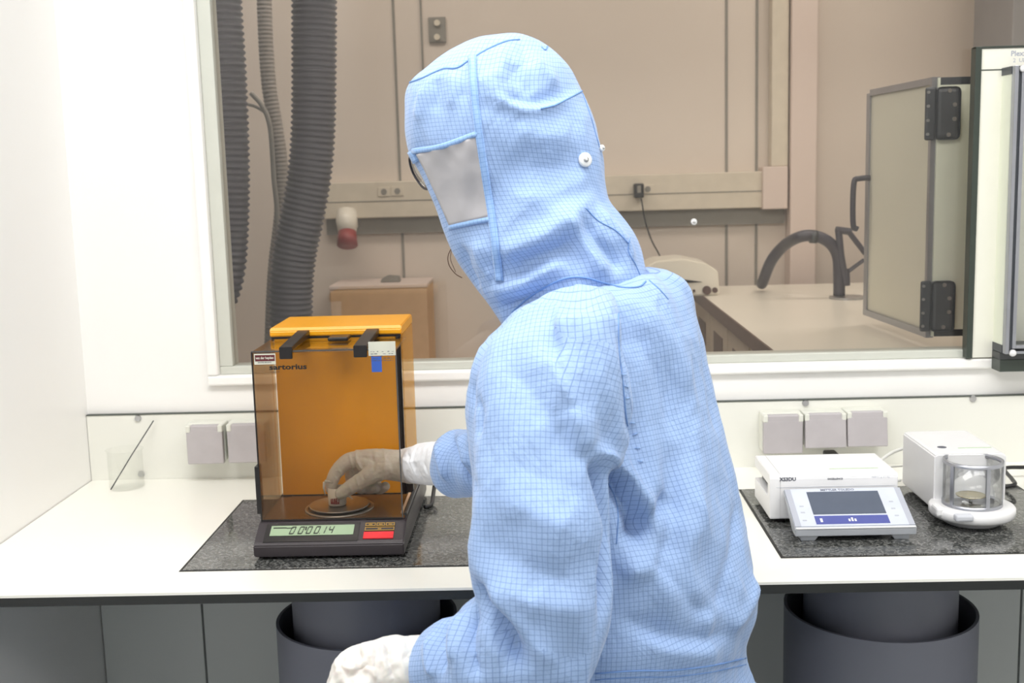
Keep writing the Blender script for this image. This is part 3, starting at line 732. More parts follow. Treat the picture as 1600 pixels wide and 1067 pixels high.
obj('far_glazing', bm, M['hazy'], fd)
for zc, zt in ((.676, .06), (.29, .05)):
    hg = obj('hinge', bmesh.new(), M['hinge'], pbx); bm = bmesh.new()
    box(bm, .790, .838, FYB-.014, FYB-.006, zc-.052, zc+.052, .010, 3)
    box(bm, .771, .792, FYB-.010, FYB+.000, zc-.052, zc+.052, .004, 2)
    bm.to_mesh(hg.data); bm.free()
    for (x, z) in ((.8155, .044), (.826, .0165), (.826, -.0115), (.8155, -.042)):
        obj('screw', tube(bmesh.new(), [(x, FYB-.0165, zc+z), (x, FYB-.013, zc+z)], .0042, 12), M['steel'], hg)
    for z in (.042, .015, -.013, -.040): obj('screw', tube(bmesh.new(), [(.7755, FYB-.0125, zc+z), (.7755, FYB-.009, zc+z)], .0030, 12), M['steel'], hg)
# looped handle on the far door
p = [at(x, y, 2.74) for (x, y) in ((1375, 358), (1340, 358), (1333, 350), (1334, 288), (1343, 279), (1372, 279), (1381, 288), (1380, 350), (1373, 358))]
bm = bmesh.new(); tube(bm, catmull(p[1:], 5)+[p[0]], .0065, 12)
obj('loop_handle', bm, M['hose'], fd, True)
# boxes standing inside the pass box
def ibox(px0, px1, py0, py1, Y, m_, name, lb, cat, dep=.08):
    a_, c_ = at(px0, py0, Y), at(px1, py1, Y)
    return tag(obj(name, B(a_.x, a_.x+.16, Y, Y+dep, c_.z, a_.z, .002), M[m_]), lb, cat)
base = bz0
z_of = lambda py: at(1590, py, 2.34).z
t = thing('storage_box', 'stack of red storage drawers seen through the pass box door', 'box', (1.02, 2.34, base))
xx0 = .93
obj('case', B(xx0, xx0+.22, 2.262, 2.36, base, z_of(437)), M['red'], t)
for k in range(2):
    zb = base+.012+k*(z_of(437)-base)/2
    obj('drawer', B(xx0+.012, xx0+.208, 2.256, 2.262, zb, zb+.028), M['plugred'], t)
zt = z_of(437)
tag(obj('blue_crate', B(xx0, xx0+.22, 2.262, 2.36, zt+.0005, z_of(402), .002), M['bluebar']), 'blue crate on top of the red drawers inside the pass box', 'crate')
t = thing('roll_dispenser', 'beige dispenser with round black hole on top of the blue crate', 'dispenser', (1.02, 2.3, z_of(402)))
obj('case', B(xx0, xx0+.2, 2.265, 2.35, z_of(402)+.0005, z_of(374), .003), M['trunk'], t)
zz = z_of(388); xx = at(1598, 388, 2.26).x
bm = bmesh.new(); tube(bm, [(xx, 2.2645, zz), (xx, 2.261, zz)], .016, 24); obj('rim', bm, M['white'], t)
bm = bmesh.new(); tube(bm, [(xx, 2.261, zz), (xx, 2.260, zz)], .010, 24); obj('hole', bm, M['black'], t)

# ------------------------------------------------------------------ room beyond the window
fc = thing('laboratory_bench', 'long pale bench with brown edge in the next room, right of the person', 'bench', (1.3, 3.0, FLOOR))
obj('worktop', B(.482, 3.0, 2.375, 3.72, .170, .20, .002), M['farcounter'], fc)
obj('side_edge', B(.477, .482, 2.375, 3.72, .166, .2003), M['brownedge'], fc)
obj('front_edge', B(.50, 3.0, 2.366, 2.375, .176, .2003), M['blueedge'], fc)['label'] = 'pale blue front edge strip'
for k in range(4):
    y0 = 2.42+k*.325
    cbt = obj('cabinet_door', B(.492, .505, y0+.004, y0+.318, FLOOR+.12, .160, .002), M['cabinet'], fc)
    obj('recessed_handle', B(.4905, .4935, y0+.08, y0+.24, .045, .115, .0012), M['brownedge'], cbt)
obj('carcass', B(.506, 2.9, 2.40, 3.70, FLOOR, .168), M['cabinet'], fc)
obj('plinth', B(.50, .506, 2.40, 3.70, FLOOR, FLOOR+.11), M['brownedge'], fc)
obj('gable_end', B(.484, .60, 2.375, 2.40, FLOOR, .160), M['farcounter'], fc)

def hose(name, pts, r, pitch, m_, label, group=None, amp=.10):
    P = catmull(pts, 12); L_ = sum((P[i+1]-P[i]).length for i in range(len(P)-1))
    n = int(L_/pitch*6); Q = []
    # resample
    d = [0]
    for i in range(len(P)-1): d.append(d[-1]+(P[i+1]-P[i]).length)
    j = 0
    for k in range(n+1):
        s = L_*k/n
        while j < len(d)-2 and d[j+1] < s: j += 1
        Q.append(P[j].lerp(P[j+1], (s-d[j])/(d[j+1]-d[j]+1e-9)))
    bm = bmesh.new()
    rr = r if callable(r) else (lambda t: r)
    tube(bm, Q, lambda t: rr(t)*(1-amp*(.5-.5*math.cos(2*PI*t*n/6))), 28)
    return tag(obj(name, bm, m_, smooth=True), label, 'hose', group)
g = 'ventilation hoses beyond the window'
Yh = 2.75
hose('ventilation_hose', [at(335, -120, Yh), at(339, 0, Yh), at(347, 120, Yh), at(352, 250, Yh), at(351, 350, Yh), at(344, 430, Yh), at(322, 490, Yh), at(290, 560, Yh), at(270, 700, Yh)], .058, .0145, M['hose'], 'thick dark ribbed hose hanging behind the left window frame', g)
Yh = 2.9
ho = hose('ventilation_hose', [at(492, -120, Yh), at(491, 0, Yh), at(490, 180, Yh), at(484, 270, Yh), at(472, 340, Yh), at(460, 400, Yh), at(455, 455, Yh), at(456, 520, Yh), at(462, 620, Yh), at(470, 760, Yh)], .056, .0140, M['hose'], 'thick dark ribbed hose hanging above the yellow balance', g)
Yh = 3.2
hose('thin_hose', [at(413, -100, Yh), at(413, 0, Yh), at(419, 120, Yh), at(431, 200, Yh), at(439, 260, Yh), at(440, 330, Yh), at(430, 420, Yh), at(425, 520, Yh), at(420, 700, Yh)], .021, .011, M['hosethin'], 'thin light grey ribbed hose between the two dark hoses', None)
bm = bmesh.new(); tube(bm, [at(392, 145, 3.1), at(410, 166, 3.1), at(422, 200, 3.1), at(428, 280, 3.1), at(434, 360, 3.1), at(436, 600, 3.1)], .0065, 10, 6)
tube(bm, [at(386, 163, 3.1), at(400, 167, 3.1), at(418, 178, 3.1)], .004, 8, 4)
tag(obj('cable_bundle', bm, M['darkstrip'], smooth=True), 'dark cable running down beside the thin grey hose', 'cable')

# trunking on the far wall
tr = thing('cable_trunking', 'beige cable trunking with sockets along the back wall of the next room', 'trunking', (0, FY-.03, .43))
x0, x1 = at(505, 300, FY-.05).x, at(1200, 300, FY-.05).x
obj('channel', B(x0, x1, FY-.05, FY-.001, .440, .560, .003), M['trunk'], tr)
obj('lower_strip', B(x0, at(1225, 340, FY-.02).x, FY-.02, FY-.001, .385, .439), M['darkstrip'], tr)['label'] = 'darker grey strip standing in for the shadow gap under the channel'  # shadow gap below the channel, given as a dark grey strip
obj('groove', B(x0, x1, FY-.0515, FY-.05, .494, .497), M['darkstrip'], tr)
obj('corner_box', B(at(1192, 300, FY-.07).x, at(1231, 300, FY-.07).x, FY-.07, FY-.001, .435, .575, .003), M['farwall2'], tr)
obj('riser', B(at(1205, 300, FY-.06).x, at(1231, 300, FY-.06).x, FY-.06, FY-.001, .575, CEIL, .003), M['trunk'], tr)
for (px, py) in ((600, 301), (621, 300), (1012, 297)):
    p = at(px, py, FY-.052)
    s = obj('socket', B(p.x-.02, p.x+.02, FY-.054, FY-.05, p.z-.012, p.z+.018, .001), M['trunk'], tr)
    bm = bmesh.new(); tube(bm, [(p.x, FY-.0555, p.z+.003), (p.x, FY-.0535, p.z+.003)], .010, 16); obj('socket_opening', bm, M['darkstrip'], s)
# black charger plug with lead
p = at(997, 297, FY-.06)
ch = thing('charger', 'black charger plugged into the far wall with a lead hanging down', 'charger', (p.x, FY-.06, p.z))
obj('housing', B(p.x-.016, p.x+.016, FY-.10, FY-.055, p.z-.025, p.z+.022, .004), M['black'], ch)
obj('badge', B(p.x-.006, p.x+.006, FY-.1008, FY-.10, p.z-.008, p.z+.016), M['darkstrip'], ch)
bm = bmesh.new(); tube(bm, [at(1002, 310, 3.86), at(1008, 345, 3.86), at(1018, 375, 3.86), at(1030, 398, 3.80), at(1034, 412, 3.7)], .0025, 8, 6)
obj('lead', bm, M['cable'], ch, True)
# round plug with red cap
p = at(545, 360, FY-.09)
cee = thing('industrial_plug', 'white industrial socket with dark red cap on the back wall beside the dark hose', 'socket', (p.x, FY-.06, p.z))
bm = bmesh.new(); tube(bm, [(p.x-.004, FY-.088, p.z+.065), (p.x-.003, FY-.105, p.z+.03), (p.x, FY-.12, p.z-.005)], [.032, .036, .030], 20); obj('body', bm, M['farcounter'], cee, True); obj('mounting_box', B(p.x-.022, p.x+.022, FY-.09, FY-.021, p.z+.005, .4385, .004), M['farcounter'], cee)
bm = bmesh.new(); tube(bm, [(p.x, FY-.121, p.z-.005), (p.x+.002, FY-.145, p.z-.045)], [.030, .034], 20); obj('cap', bm, M['plugred'], cee, True)
# wall plate with two knobs
p = at(683, 46, FY)
wp = thing('wall_plate', 'grey wall plate with two round knobs above the hood in the next room', 'plate', (p.x, FY-.01, p.z))
a_, c_ = at(669, 27, FY-.01), at(697, 66, FY-.01)
obj('plate', B(a_.x, c_.x, FY-.012, FY-.001, c_.z, a_.z, .002), M['darkstrip'], wp)
for py in (36, 58):
    q = at(683, py, FY-.015); bm = bmesh.new(); tube(bm, [(q.x, FY-.013, q.z), (q.x, FY-.024, q.z)], .010, 16); obj('knob', bm, M['trunk'], wp)
# framed door panel edge right of the joint
x = at(664, 200, FY-.01).x
struct('trim_4', B(x-.003, x+.003, FY-.006, FY-.0005, .56, CEIL), M['darkstrip'], 'thin dark door joint in the beige wall', 'trim')
# carton and cabinet it stands on
a_, c_ = at(515, 453, 3.7), at(672, 590, 3.7)
bx = thing('carton', 'plain cardboard carton in the next room behind the yellow balance', 'carton', ((a_.x+c_.x)/2, 3.8, c_.z))
obj('case', B(a_.x, c_.x, 3.7, 3.93, c_.z, a_.z, .003), M['box'], bx)
obj('lid_flap', B(a_.x-.002, c_.x+.002, 3.698, 3.93, a_.z+.0005, a_.z+.012, .002), M['farwall2'], bx)
tag(obj('low_cabinet', B(-1.2, -.2, 3.55, 3.94, FLOOR, c_.z-.0005, .004), M['cabinet']), 'low beige cabinet under the cardboard carton', 'cabinet')
p = at(612, 446, 3.8)
tag(obj('tape_dispenser', prism(bmesh.new(), [(p.x-.035, a_.z+.0125), (p.x+.03, a_.z+.0125), (p.x+.028, a_.z+.03), (p.x-.01, a_.z+.034), (p.x-.03, a_.z+.024)], 3.78, 3.82, 'y', .002), M['darkstrip']), 'small grey object lying on top of the carton', 'tape dispenser')
# white instrument on the bench
ins = thing('bench_instrument', 'white rounded instrument with dark slot at the far end of the next room bench', 'instrument', (.52, 3.55, .2005))
P = [at(1003, 440, 3.5), at(1005, 416, 3.5), at(1022, 406, 3.5), at(1060, 404, 3.5), at(1085, 412, 3.5), at(1118, 424, 3.5), at(1121, 446, 3.5)]
prf = [(p.x, max(p.z, .2005)) for p in P]; prf[0] = (prf[0][0], .2005); prf[-1] = (prf[-1][0], .2005)
prf[0] = (.49, .2005); prf[1] = (.49, prf[1][1])
prf = [q for q in prf if q[0] >= .49] if prf[2][0] < .49 else prf
x0 = at(1003, 430, 3.45).x; x1 = at(1122, 430, 3.45).x
zt = at(1060, 404, 3.45).z
prf = [(x0, .2005), (x0, zt-.03), (x0+.04, zt-.006), (x0+.12, zt), (x0+.19, zt-.015), (x1, zt-.04), (x1+.005, .2005)]
obj('case', prism(bmesh.new(), prf, 3.45, 3.62, 'y', .004), M['farcounter'], ins)
obj('slot', prism(bmesh.new(), [(x0+.07, .242), (x0+.12, .252), (x0+.18, .242), (x0+.12, .240)], 3.447, 3.452, 'y'), M['black'], ins)
bm = bmesh.new()
for (px, r) in ((1104, .013), (1123, .008), (1084, .004)):
    q = at(px, 443, 3.45); tube(bm, [(min(q.x, x1-.01), 3.450, .217), (min(q.x, x1-.01), 3.442, .217)], r, 14)
obj('knobs', bm, M['brownedge'], ins)
# black suction hose with arm
hs = thing('extraction_arm', 'dark curved hose with angular bracket standing on the next room bench', 'hose', (1.0, 3.4, .2))
Yh = 3.30
bm = bmesh.new(); P = [at(1190, 470, 3.55), at(1192, 440, 3.5), at(1205, 408, 3.45), at(1225, 384, 3.4), at(1250, 370, Yh), at(1275, 369, Yh), at(1297, 380, Yh), at(1309, 400, Yh), at(1311, 430, Yh), at(1311, 472, Yh)]
P[-1].z = .209; P[0].z = .222
tube(bm, P, .0165, 16, 6); obj('tube', bm, M['hose'], hs, True)
bm = bmesh.new(); tube(bm, [at(1266, 369.5, Yh-.004), at(1276, 370.5, Yh-.004)], .0185, 16); obj('coupling', bm, M['dark_metal'], hs, True)
bm = bmesh.new()
def pl(pts, w_): tube(bm, [at(x, y, Yh-.01) for x, y in pts], w_, 8)
pl([(1310, 357), (1314, 400), (1322, 445)], .010); pl([(1306, 359), (1330, 362)], .010); pl([(1326, 362), (1352, 396)], .0075); pl([(1320, 428), (1350, 406)], .006); pl([(1322, 420), (1323, 446)], .010)
obj('bracket', bm, M['hose'], hs)
q = at(1318, 470, Yh)
obj('base_plate', lathe(bmesh.new(), [(0, .2005), (.05, .2005), (.05, .206), (0, .208)], q.x+.01, Yh, 28), M['steel'], hs)
# ring hook on the window
p = at(1085, 347, 2.24)
rg = thing('suction_hook', 'tiny clear suction hook stuck on the window glass right of the hood', 'hook', (p.x, 2.245, p.z))
bm = bmesh.new(); tube(bm, [(p.x, 2.2475, p.z), (p.x, 2.243, p.z)], [.007, .0045], 20); obj('cup', bm, M['white'], rg, True)
bm = bmesh.new(); tube(bm, [(p.x, 2.2425, p.z), (p.x, 2.240, p.z)], [.0028, .0025], 14); obj('pin', bm, M['steel'], rg, True)
x = at(1582, 40, 3.4).x
tag(obj('tall_cabinet', B(x, x+.3, 3.4, 3.7, .2005, CEIL-.01, .004), M['greycol']), 'tall grey cabinet on the bench at the far right of the next room', 'cabinet')

# luminaires on the ceiling of the near room (their light comes from the lamps set at the top)
for (x, y, p_) in LIGHTS_NEAR:
    t = thing('ceiling_light', 'white ceiling light panel over the table side' if y > 0 else 'white ceiling light panel towards the door side', 'light', (x, y, CEIL-.02), 'ceiling light panels')
    bm = bmesh.new()
    for q in ((x-.58, x+.58, y-.305, y-.275), (x-.58, x+.58, y+.275, y+.305), (x-.58, x-.55, y-.275, y+.275), (x+.55, x+.58, y-.275, y+.275)): box(bm, *q, CEIL-.028, CEIL)
    obj('frame', bm, M['white'], t)
    obj('diffuser', B(x-.55, x+.55, y-.275, y+.275, CEIL-.02, CEIL-.001), M['ceil'], t)

# ================================================================== PERSON
per = thing('person', 'person in light blue gridded hooded coverall and white gloves reaching into the yellow balance', 'person', (.06, 1.30, FLOOR))

def ring(L, R, Y, k=.62, ang=0.0, YR=None, n=2.0):
    """cross-section: L,R silhouette pixels at depth Y; k depth/width ratio; ang degrees the long axis turns away from the picture plane"""
    a_ = at(L[0], L[1], Y); b2 = at(R[0], R[1], Y if YR is None else YR)
    return ('r', (a_+b2)/2, (b2-a_)/2, k, math.radians(ang), n)
def build_rings(rs, tdir=None):
    """-> list of (centre, A, B) where A, B are the semi-axis vectors"""
    out = []
    for i, r in enumerate(rs):
        c_, h = r[1], r[2]
        t = (rs[min(i+1, len(rs)-1)][1]-rs[max(i-1, 0)][1]).normalized()
        if tdir is not None: t = Vector(tdir)
        u = h.normalized(); t = (t-u*t.dot(u)).normalized(); v = t.cross(u)   # depth direction
        if v.y < 0: v = -v
        w_ = h.length; k, ang = r[3], r[4]
        # ellipse with semi-axes s1 (at angle ang) and s2 = k*s1 whose extent along u is w_
        if ang == 0: A = u*w_; Bv = v*w_*k
        else:
            s1 = w_/math.sqrt(math.cos(ang)**2+(k*math.sin(ang))**2)
            A = (u*math.cos(ang)+v*math.sin(ang))*s1; Bv = (-u*math.sin(ang)+v*math.cos(ang))*s1*k
        out.append((c_, A, Bv))
    return out
def interp_rings(R, n=4):
    C_ = catmull([r[0] for r in R], n); A = catmull([r[1] for r in R], n); Bv = catmull([r[2] for r in R], n)
    return list(zip(C_, A, Bv))
def loft(bm, R, seg=40, scale=1.0):
    rings = []
    for c_, A, Bv in R:
        rings.append([bm.verts.new(c_+(A*math.cos(2*PI*k/seg)+Bv*math.sin(2*PI*k/seg))*scale) for k in range(seg)])
    for a_, b2 in zip(rings, rings[1:]):
        for k in range(seg): bm.faces.new((a_[k], a_[(k+1) % seg], b2[(k+1) % seg], b2[k]))
    bm.faces.new(rings[0][::-1]); bm.faces.new(rings[-1])
    bmesh.ops.recalc_face_normals(bm, faces=bm.faces)
    return bm
def remesh(bm, voxel, smooth_it=6, fac=.5):
    me = bpy.data.meshes.new('tmp'); bm.to_mesh(me); bm.free()
    o = bpy.data.objects.new('tmp', me); COL.objects.link(o)
    md = o.modifiers.new('r', 'REMESH'); md.mode = 'VOXEL'; md.voxel_size = voxel; md.adaptivity = 0
    if smooth_it: ms = o.modifiers.new('s', 'SMOOTH'); ms.factor = fac; ms.iterations = smooth_it
    bpy.context.view_layer.update()
    r = bpy.data.meshes.new_from_object(o.evaluated_get(bpy.context.evaluated_depsgraph_get()))
    bpy.data.objects.remove(o); bpy.data.meshes.remove(me)
    return r
def get_co(me):
    a_ = np.empty(len(me.vertices)*3); me.vertices.foreach_get('co', a_); return a_.reshape(-1, 3)
def get_no(me):
    a_ = np.empty(len(me.vertices)*3); me.vertex_normals.foreach_get('vector', a_); return a_.reshape(-1, 3)
def set_co(me, a_): me.vertices.foreach_set('co', a_.reshape(-1)); me.update()
def bvh(me):
    me.calc_loop_triangles()
    return BVHTree.FromPolygons([v.co[:] for v in me.vertices], [t.vertices[:] for t in me.loop_triangles])
def hit(tree, px, py):
    d = (FWD+RT*((px-800)/FPX)-UP*((py-533.5)/FPX)).normalized()
    loc, nrm, i, dist = tree.ray_cast(CAMP, d)
    if loc is None: return None, None
    if nrm.dot(d) > 0: nrm = -nrm
    return loc, nrm
def hit2(trees, px, py):
    best = (None, None); bd = 1e9
    for t_ in trees:
        l, nr = hit(t_, px, py)
        if l is not None and (l-CAMP).length < bd: bd = (l-CAMP).length; best = (l, nr)
    return best
def hit_line(tree, pts, n=5):
    """pixels of a line on the cloth -> points on the surface"""
    P = catmull([(x, y, 0) for x, y in pts], n); out = []
    for p in P:
        l, nr = hit2(tree if isinstance(tree, list) else [tree], p.x, p.y)
        if l is not None: out.append((l, nr))
    return out
def folds(me, tree, specs):
    co = get_co(me); no = get_no(me); disp = np.zeros(len(co))
    for pts, wd, ht in specs:
        L = hit_line(tree, pts, 5)
        if len(L) < 3: continue
        # drop jumps between layers
        P = np.array([l[0] for l in L]); n = len(P)
        lo, hi = P.min(0)-3*wd, P.max(0)+3*wd
        idx = np.where(np.all((co > lo) & (co < hi), axis=1))[0]
        if len(idx) == 0: continue
        q = co[idx]; best = np.full(len(idx), 1e9); tt = np.zeros(len(idx))
        for i in range(n-1):
            a_, b2 = P[i], P[i+1]; ab = b2-a_; L2 = ab@ab
            if L2 < 1e-12 or L2 > .05**2: continue
            t = np.clip(((q-a_)@ab)/L2, 0, 1); d = np.linalg.norm(q-(a_+t[:, None]*ab), axis=1)
            m_ = d < best; best[m_] = d[m_]; tt[m_] = (i+t[m_])/(n-1)
        taper = np.clip(np.minimum(tt, 1-tt)*4, 0, 1); taper = taper*taper*(3-2*taper)
        disp[idx] += 1.25*ht*np.exp(-(best/wd)**1.6)*(.15+.85*taper)
    co2 = co+no*disp[:, None]; set_co(me, co2)
def crumple(me, amp, scale, seed=0, stretch=(1, 1, 1)):
    co = get_co(me); no = get_no(me); s = np.array(stretch)*scale
    d = np.array([noise.fractal(Vector(c_*s)+Vector((seed, seed, seed)), .8, 2.1, 3) for c_ in co])
    # ridged: cloth makes sharp crests and broad hollows
    d = (1-np.abs(d)*1.6); d -= d.mean()
    set_co(me, co+no*(d*amp)[:, None])
def assign_uv(me, chains, names=None):
    """unroll each tube-like section of the garment round its own axis, metres as UV units"""
    co = get_co(me); N_ = len(co); ds, Us, Vs = [], [], []
    for R in chains:
        C_ = np.array([r[0] for r in R]); A = np.array([r[1] for r in R]); Bv = np.array([r[2] for r in R])
        s = np.concatenate([[0], np.cumsum(np.linalg.norm(np.diff(C_, axis=0), axis=1))])
        best = np.full(N_, 1e9); bu = np.zeros(N_); bv = np.zeros(N_)
        Nn = np.cross(A, Bv); Nn /= np.linalg.norm(Nn, axis=1)[:, None]
        if (Nn[0]@(C_[1]-C_[0])) < 0: Nn = -Nn
        for i in range(1, len(Nn)):
            if Nn[i]@Nn[i-1] < 0: Nn[i] = -Nn[i]
        m = len(C_)-1
        for i in range(m):
            ax = C_[i+1]-C_[i]; Ls = np.linalg.norm(ax)
            s0 = (co-C_[i])@Nn[i]; s1 = (co-C_[i+1])@Nn[i+1]
            t = s0/np.where(np.abs(s0-s1) < 1e-9, 1e-9, s0-s1)
            inside = (s0 >= 0) & (s1 <= 0)
            out_ = np.zeros(N_)
            if i == 0: lowm = s0 < 0; t = np.where(lowm, np.clip(s0/Ls, -20, 0), t); out_ = np.where(lowm, -s0, out_); inside = inside | lowm
            if i == m-1: him = (s1 > 0) & (s0 > 0); t = np.where(him, np.clip(1+s1/Ls, 1, 20), t); out_ = np.where(him, s1, out_); inside = inside | him
            tc = np.clip(t, 0, 1)
            c_ = C_[i]+tc[:, None]*ax; Ai = A[i]+(A[i+1]-A[i])*tc[:, None]; Bi = Bv[i]+(Bv[i+1]-Bv[i])*tc[:, None]
            d = co-c_; la = np.linalg.norm(Ai, axis=1); lb = np.linalg.norm(Bi, axis=1)
            da = (d*Ai).sum(1)/la**2; db = (d*Bi).sum(1)/lb**2
            q = np.sqrt(da**2+db**2+(out_/np.minimum(la, lb))**2)
            m_ = inside & (q < best)
            th = np.arctan2(da, -db)    # 0 towards the viewer side of the garment
            tab = np.linspace(0, PI, 61)
            kk = float(np.mean(lb/la)); mid = .5*(tab[1:]+tab[:-1])
            arc = np.concatenate([[0], np.cumsum(np.sqrt(np.cos(mid)**2+(kk*np.sin(mid))**2)*(tab[1]-tab[0]))])
            u = np.sign(th)*np.interp(np.abs(th), tab, arc)*la
            best[m_] = q[m_]; bu[m_] = u[m_]; bv[m_] = (s[i]+t*Ls)[m_]
        ds.append(best); Us.append(bu); Vs.append(bv)
    ds, Us, Vs = map(np.array, (ds, Us, Vs))
    nl = len(me.loops); lv = np.empty(nl, dtype=np.int64); me.loops.foreach_get('vertex_index', lv)
    npoly = len(me.polygons); st_ = np.empty(npoly, dtype=np.int64); ct = np.empty(npoly, dtype=np.int64)
    me.polygons.foreach_get('loop_start', st_); me.polygons.foreach_get('loop_total', ct)
    lp = np.repeat(np.arange(npoly), ct)
    fd_ = np.zeros((len(chains), npoly))
    for c_ in range(len(chains)): fd_[c_] = np.bincount(lp, weights=ds[c_][lv], minlength=npoly)/ct
    ch = fd_.argmin(0)
    uv = np.empty((nl, 2)); uv[:, 0] = Us[ch[lp], lv]+ch[lp]*.0017; uv[:, 1] = Vs[ch[lp], lv]
    first = uv[st_][lp]
    # close the wrap at the hidden side
    jump = np.abs(uv[:, 0]-first[:, 0]) > .08
    uv[jump, 0] = first[jump, 0]
    lay = me.uv_layers.new(name='UVMap'); lay.data.foreach_set('uv', uv.reshape(-1))

def band(tree, pts, wpx, off, m_, name, parent, th=.0008, chains=None, n=6, horizontal=False, uvscale=1.0):
    """cloth tape / panel edge laid on the surface along a line"""
    P = catmull([(x, y, 0) for x, y in pts], n); rows = []
    for i, p in enumerate(P):
        t = (P[min(i+1, len(P)-1)]-P[max(i-1, 0)]).normalized(); nn = Vector((-t.y, t.x, 0))
        row = []
        for s in (-.5, -.25, 0, .25, .5):
            l, nr = hit(tree, p.x+nn.x*wpx*s, p.y+nn.y*wpx*s)
            if l is None: row = None; break
            row.append(l+nr*(off if abs(s) < .5 else off*.2))
        if row: rows.append(row)
    return grid_mesh(rows, m_, name, parent, th)
def grid_mesh(rows, m_, name, parent, th):
    bm = bmesh.new(); vs = [[bm.verts.new(p) for p in r] for r in rows]; uvl = bm.loops.layers.uv.new('UVMap')
    acc_v = [0]
    for i in range(1, len(rows)): acc_v.append(acc_v[-1]+(rows[i][len(rows[i])//2]-rows[i-1][len(rows[i])//2]).length)
    def U(i, j): return (sum((rows[i][k+1]-rows[i][k]).length for k in range(j)), acc_v[i])
    for i in range(len(vs)-1):
        if (rows[i][0]-rows[i+1][0]).length > .06: continue
        for j in range(len(vs[i])-1):
            f = bm.faces.new((vs[i][j], vs[i][j+1], vs[i+1][j+1], vs[i+1][j]))
            for lp, (a_, b2) in zip(f.loops, ((i, j), (i, j+1), (i+1, j+1), (i+1, j))): lp[uvl].uv = U(a_, b2)
    o = obj(name, bm, m_, parent, True)
    md = o.modifiers.new('thick', 'SOLIDIFY'); md.thickness = th; md.offset = 0
    return o
def seam(tree, pts, r, m_, name, parent, off=.0004, n=8):
    L = hit_line(tree, pts, n)
    runs = [[]]
    for l, nr in L:
        q = l+nr*off
        if runs[-1] and (q-runs[-1][-1]).length > .035: runs.append([])
        runs[-1].append(q)
    P = max(runs, key=len)
    if len(P) < 3: return None
    bm = bmesh.new(); tube(bm, P, r, 6)
    return obj(name, bm, m_, parent, True)

# ---- garment sections -------------------------------------------------
T = [ring((862, 445), (1000, 432), 1.35, .6, 20), ring((832, 458), (1030, 424), 1.345, .6, 30), ring((786, 502), (1076, 446), 1.34, .58, 38), ring((752, 540), (1103, 512), 1.335, .60, 42),
     ring((735, 605), (1121, 600), 1.335, .64, 42), ring((740, 690), (1142, 690), 1.33, .68, 42), ring((748, 770), (1163, 770), 1.325, .72, 40),
     ring((755, 850), (1181, 850), 1.32, .74, 40), ring((765, 915), (1188, 915), 1.315, .76, 38), ring((780, 965), (1186, 965), 1.31, .76, 38),
     ring((800, 1010), (1172, 1010), 1.31, .76, 38), ring((800, 1050), (1171, 1045), 1.31, .76, 38), ring((785, 1100), (1185, 1090), 1.30, .8, 38), ring((790, 1160), (1190, 1150), 1.29, .85, 38), ring((840, 1200), (1150, 1190), 1.28, .85, 38)]
AL = [ring((835, 482), (935, 458), 1.25, .55), ring((786, 520), (936, 500), 1.22, .6), ring((756, 562), (940, 562), 1.195, .62), ring((743, 620), (946, 622), 1.175, .66),
      ring((738, 700), (946, 702), 1.155, .70), ring((736, 780), (956, 775), 1.14, .72), ring((732, 850), (960, 850), 1.13, .74), ring((738, 905), (957, 925), 1.125, .76),
      ring((752, 960), (948, 990), 1.12, .76), ring((775, 1020), (925, 1055), 1.115, .7), ring((810, 1065), (895, 1090), 1.11, .6)]
FL = [ring((905, 925), (905, 1105), 1.13, .75), ring((850, 915), (850, 1120), 1.125, .8), ring((790, 920), (795, 1128), 1.135, .8), ring((745, 932), (752, 1125), 1.15, .8),
      ring((712, 955), (722, 1118), 1.165, .8), ring((684, 970), (694, 1112), 1.18, .8), ring((663, 990), (668, 1104), 1.19, .8)]
AR = [ring((800, 525), (960, 510), 1.44, .6), ring((745, 575), (900, 585), 1.47, .62), ring((727, 625), (860, 650), 1.50, .65), ring((731, 660), (850, 720), 1.53, .68),
      ring((745, 670), (805, 768), 1.565, .7), ring((736, 671), (750, 774), 1.60, .75), ring((722, 672), (724, 776), 1.625, .78), ring((710, 673), (709, 773), 1.645, .8), ring((702, 676), (699, 768), 1.655, .8)]
AR[3] = ring((731, 650), (850, 740), 1.53, .68)
# thighs and shins, below the picture
def vring(c_, A, Bv): return (Vector(c_), Vector(A), Vector(Bv))
HP = Vector((.15, 1.28, -.13)); fw = Vector((-.72, .69, 0)).normalized(); sd = Vector((.69, .72, 0)).normalized()
legs = []
for s in (-1, 1):
    hip = HP+sd*.09*s; knee = hip+fw*.40+sd*.05*s+Vector((0, 0, -.02)); ank = Vector((knee.x, knee.y, FLOOR+.10))+fw*.04
    R = []
    for t, r in ((-.1, .085), (0, .095), (.3, .092), (.65, .080), (.9, .074)): R.append(vring(hip.lerp(knee, t), sd*r, Vector((0, 0, 1))*r*.95))
    R.append(vring(knee+fw*.02+Vector((0, 0, -.03)), sd*.070, (Vector((0, 0, 1))+fw)*.05))
    for t, r in ((.15, .068), (.45, .064), (.8, .055), (1.0, .052)): R.append(vring(knee.lerp(ank, t), sd*r, fw*r))
    legs.append((R, ank))
chainsT = [interp_rings(build_rings(q, (.04, 0, -1) if q is T else None), 4) for q in (T, AL, FL, AR)]
UVT = [ring((735, 440), (1100, 420), 1.335, .64, 42), ring((735, 600), (1121, 590), 1.335, .66, 42), ring((748, 770), (1163, 760), 1.325, .72, 40), ring((765, 915), (1185, 905), 1.315, .76, 38), ring((800, 1050), (1171, 1040), 1.31, .76, 38), ring((785, 1200), (1185, 1190), 1.30, .8, 38)]
uvT = interp_rings(build_rings(UVT, (.04, 0, -1)), 4)
leg_chains = [interp_rings(R, 3) for R, _ in legs]
bm = bmesh.new()
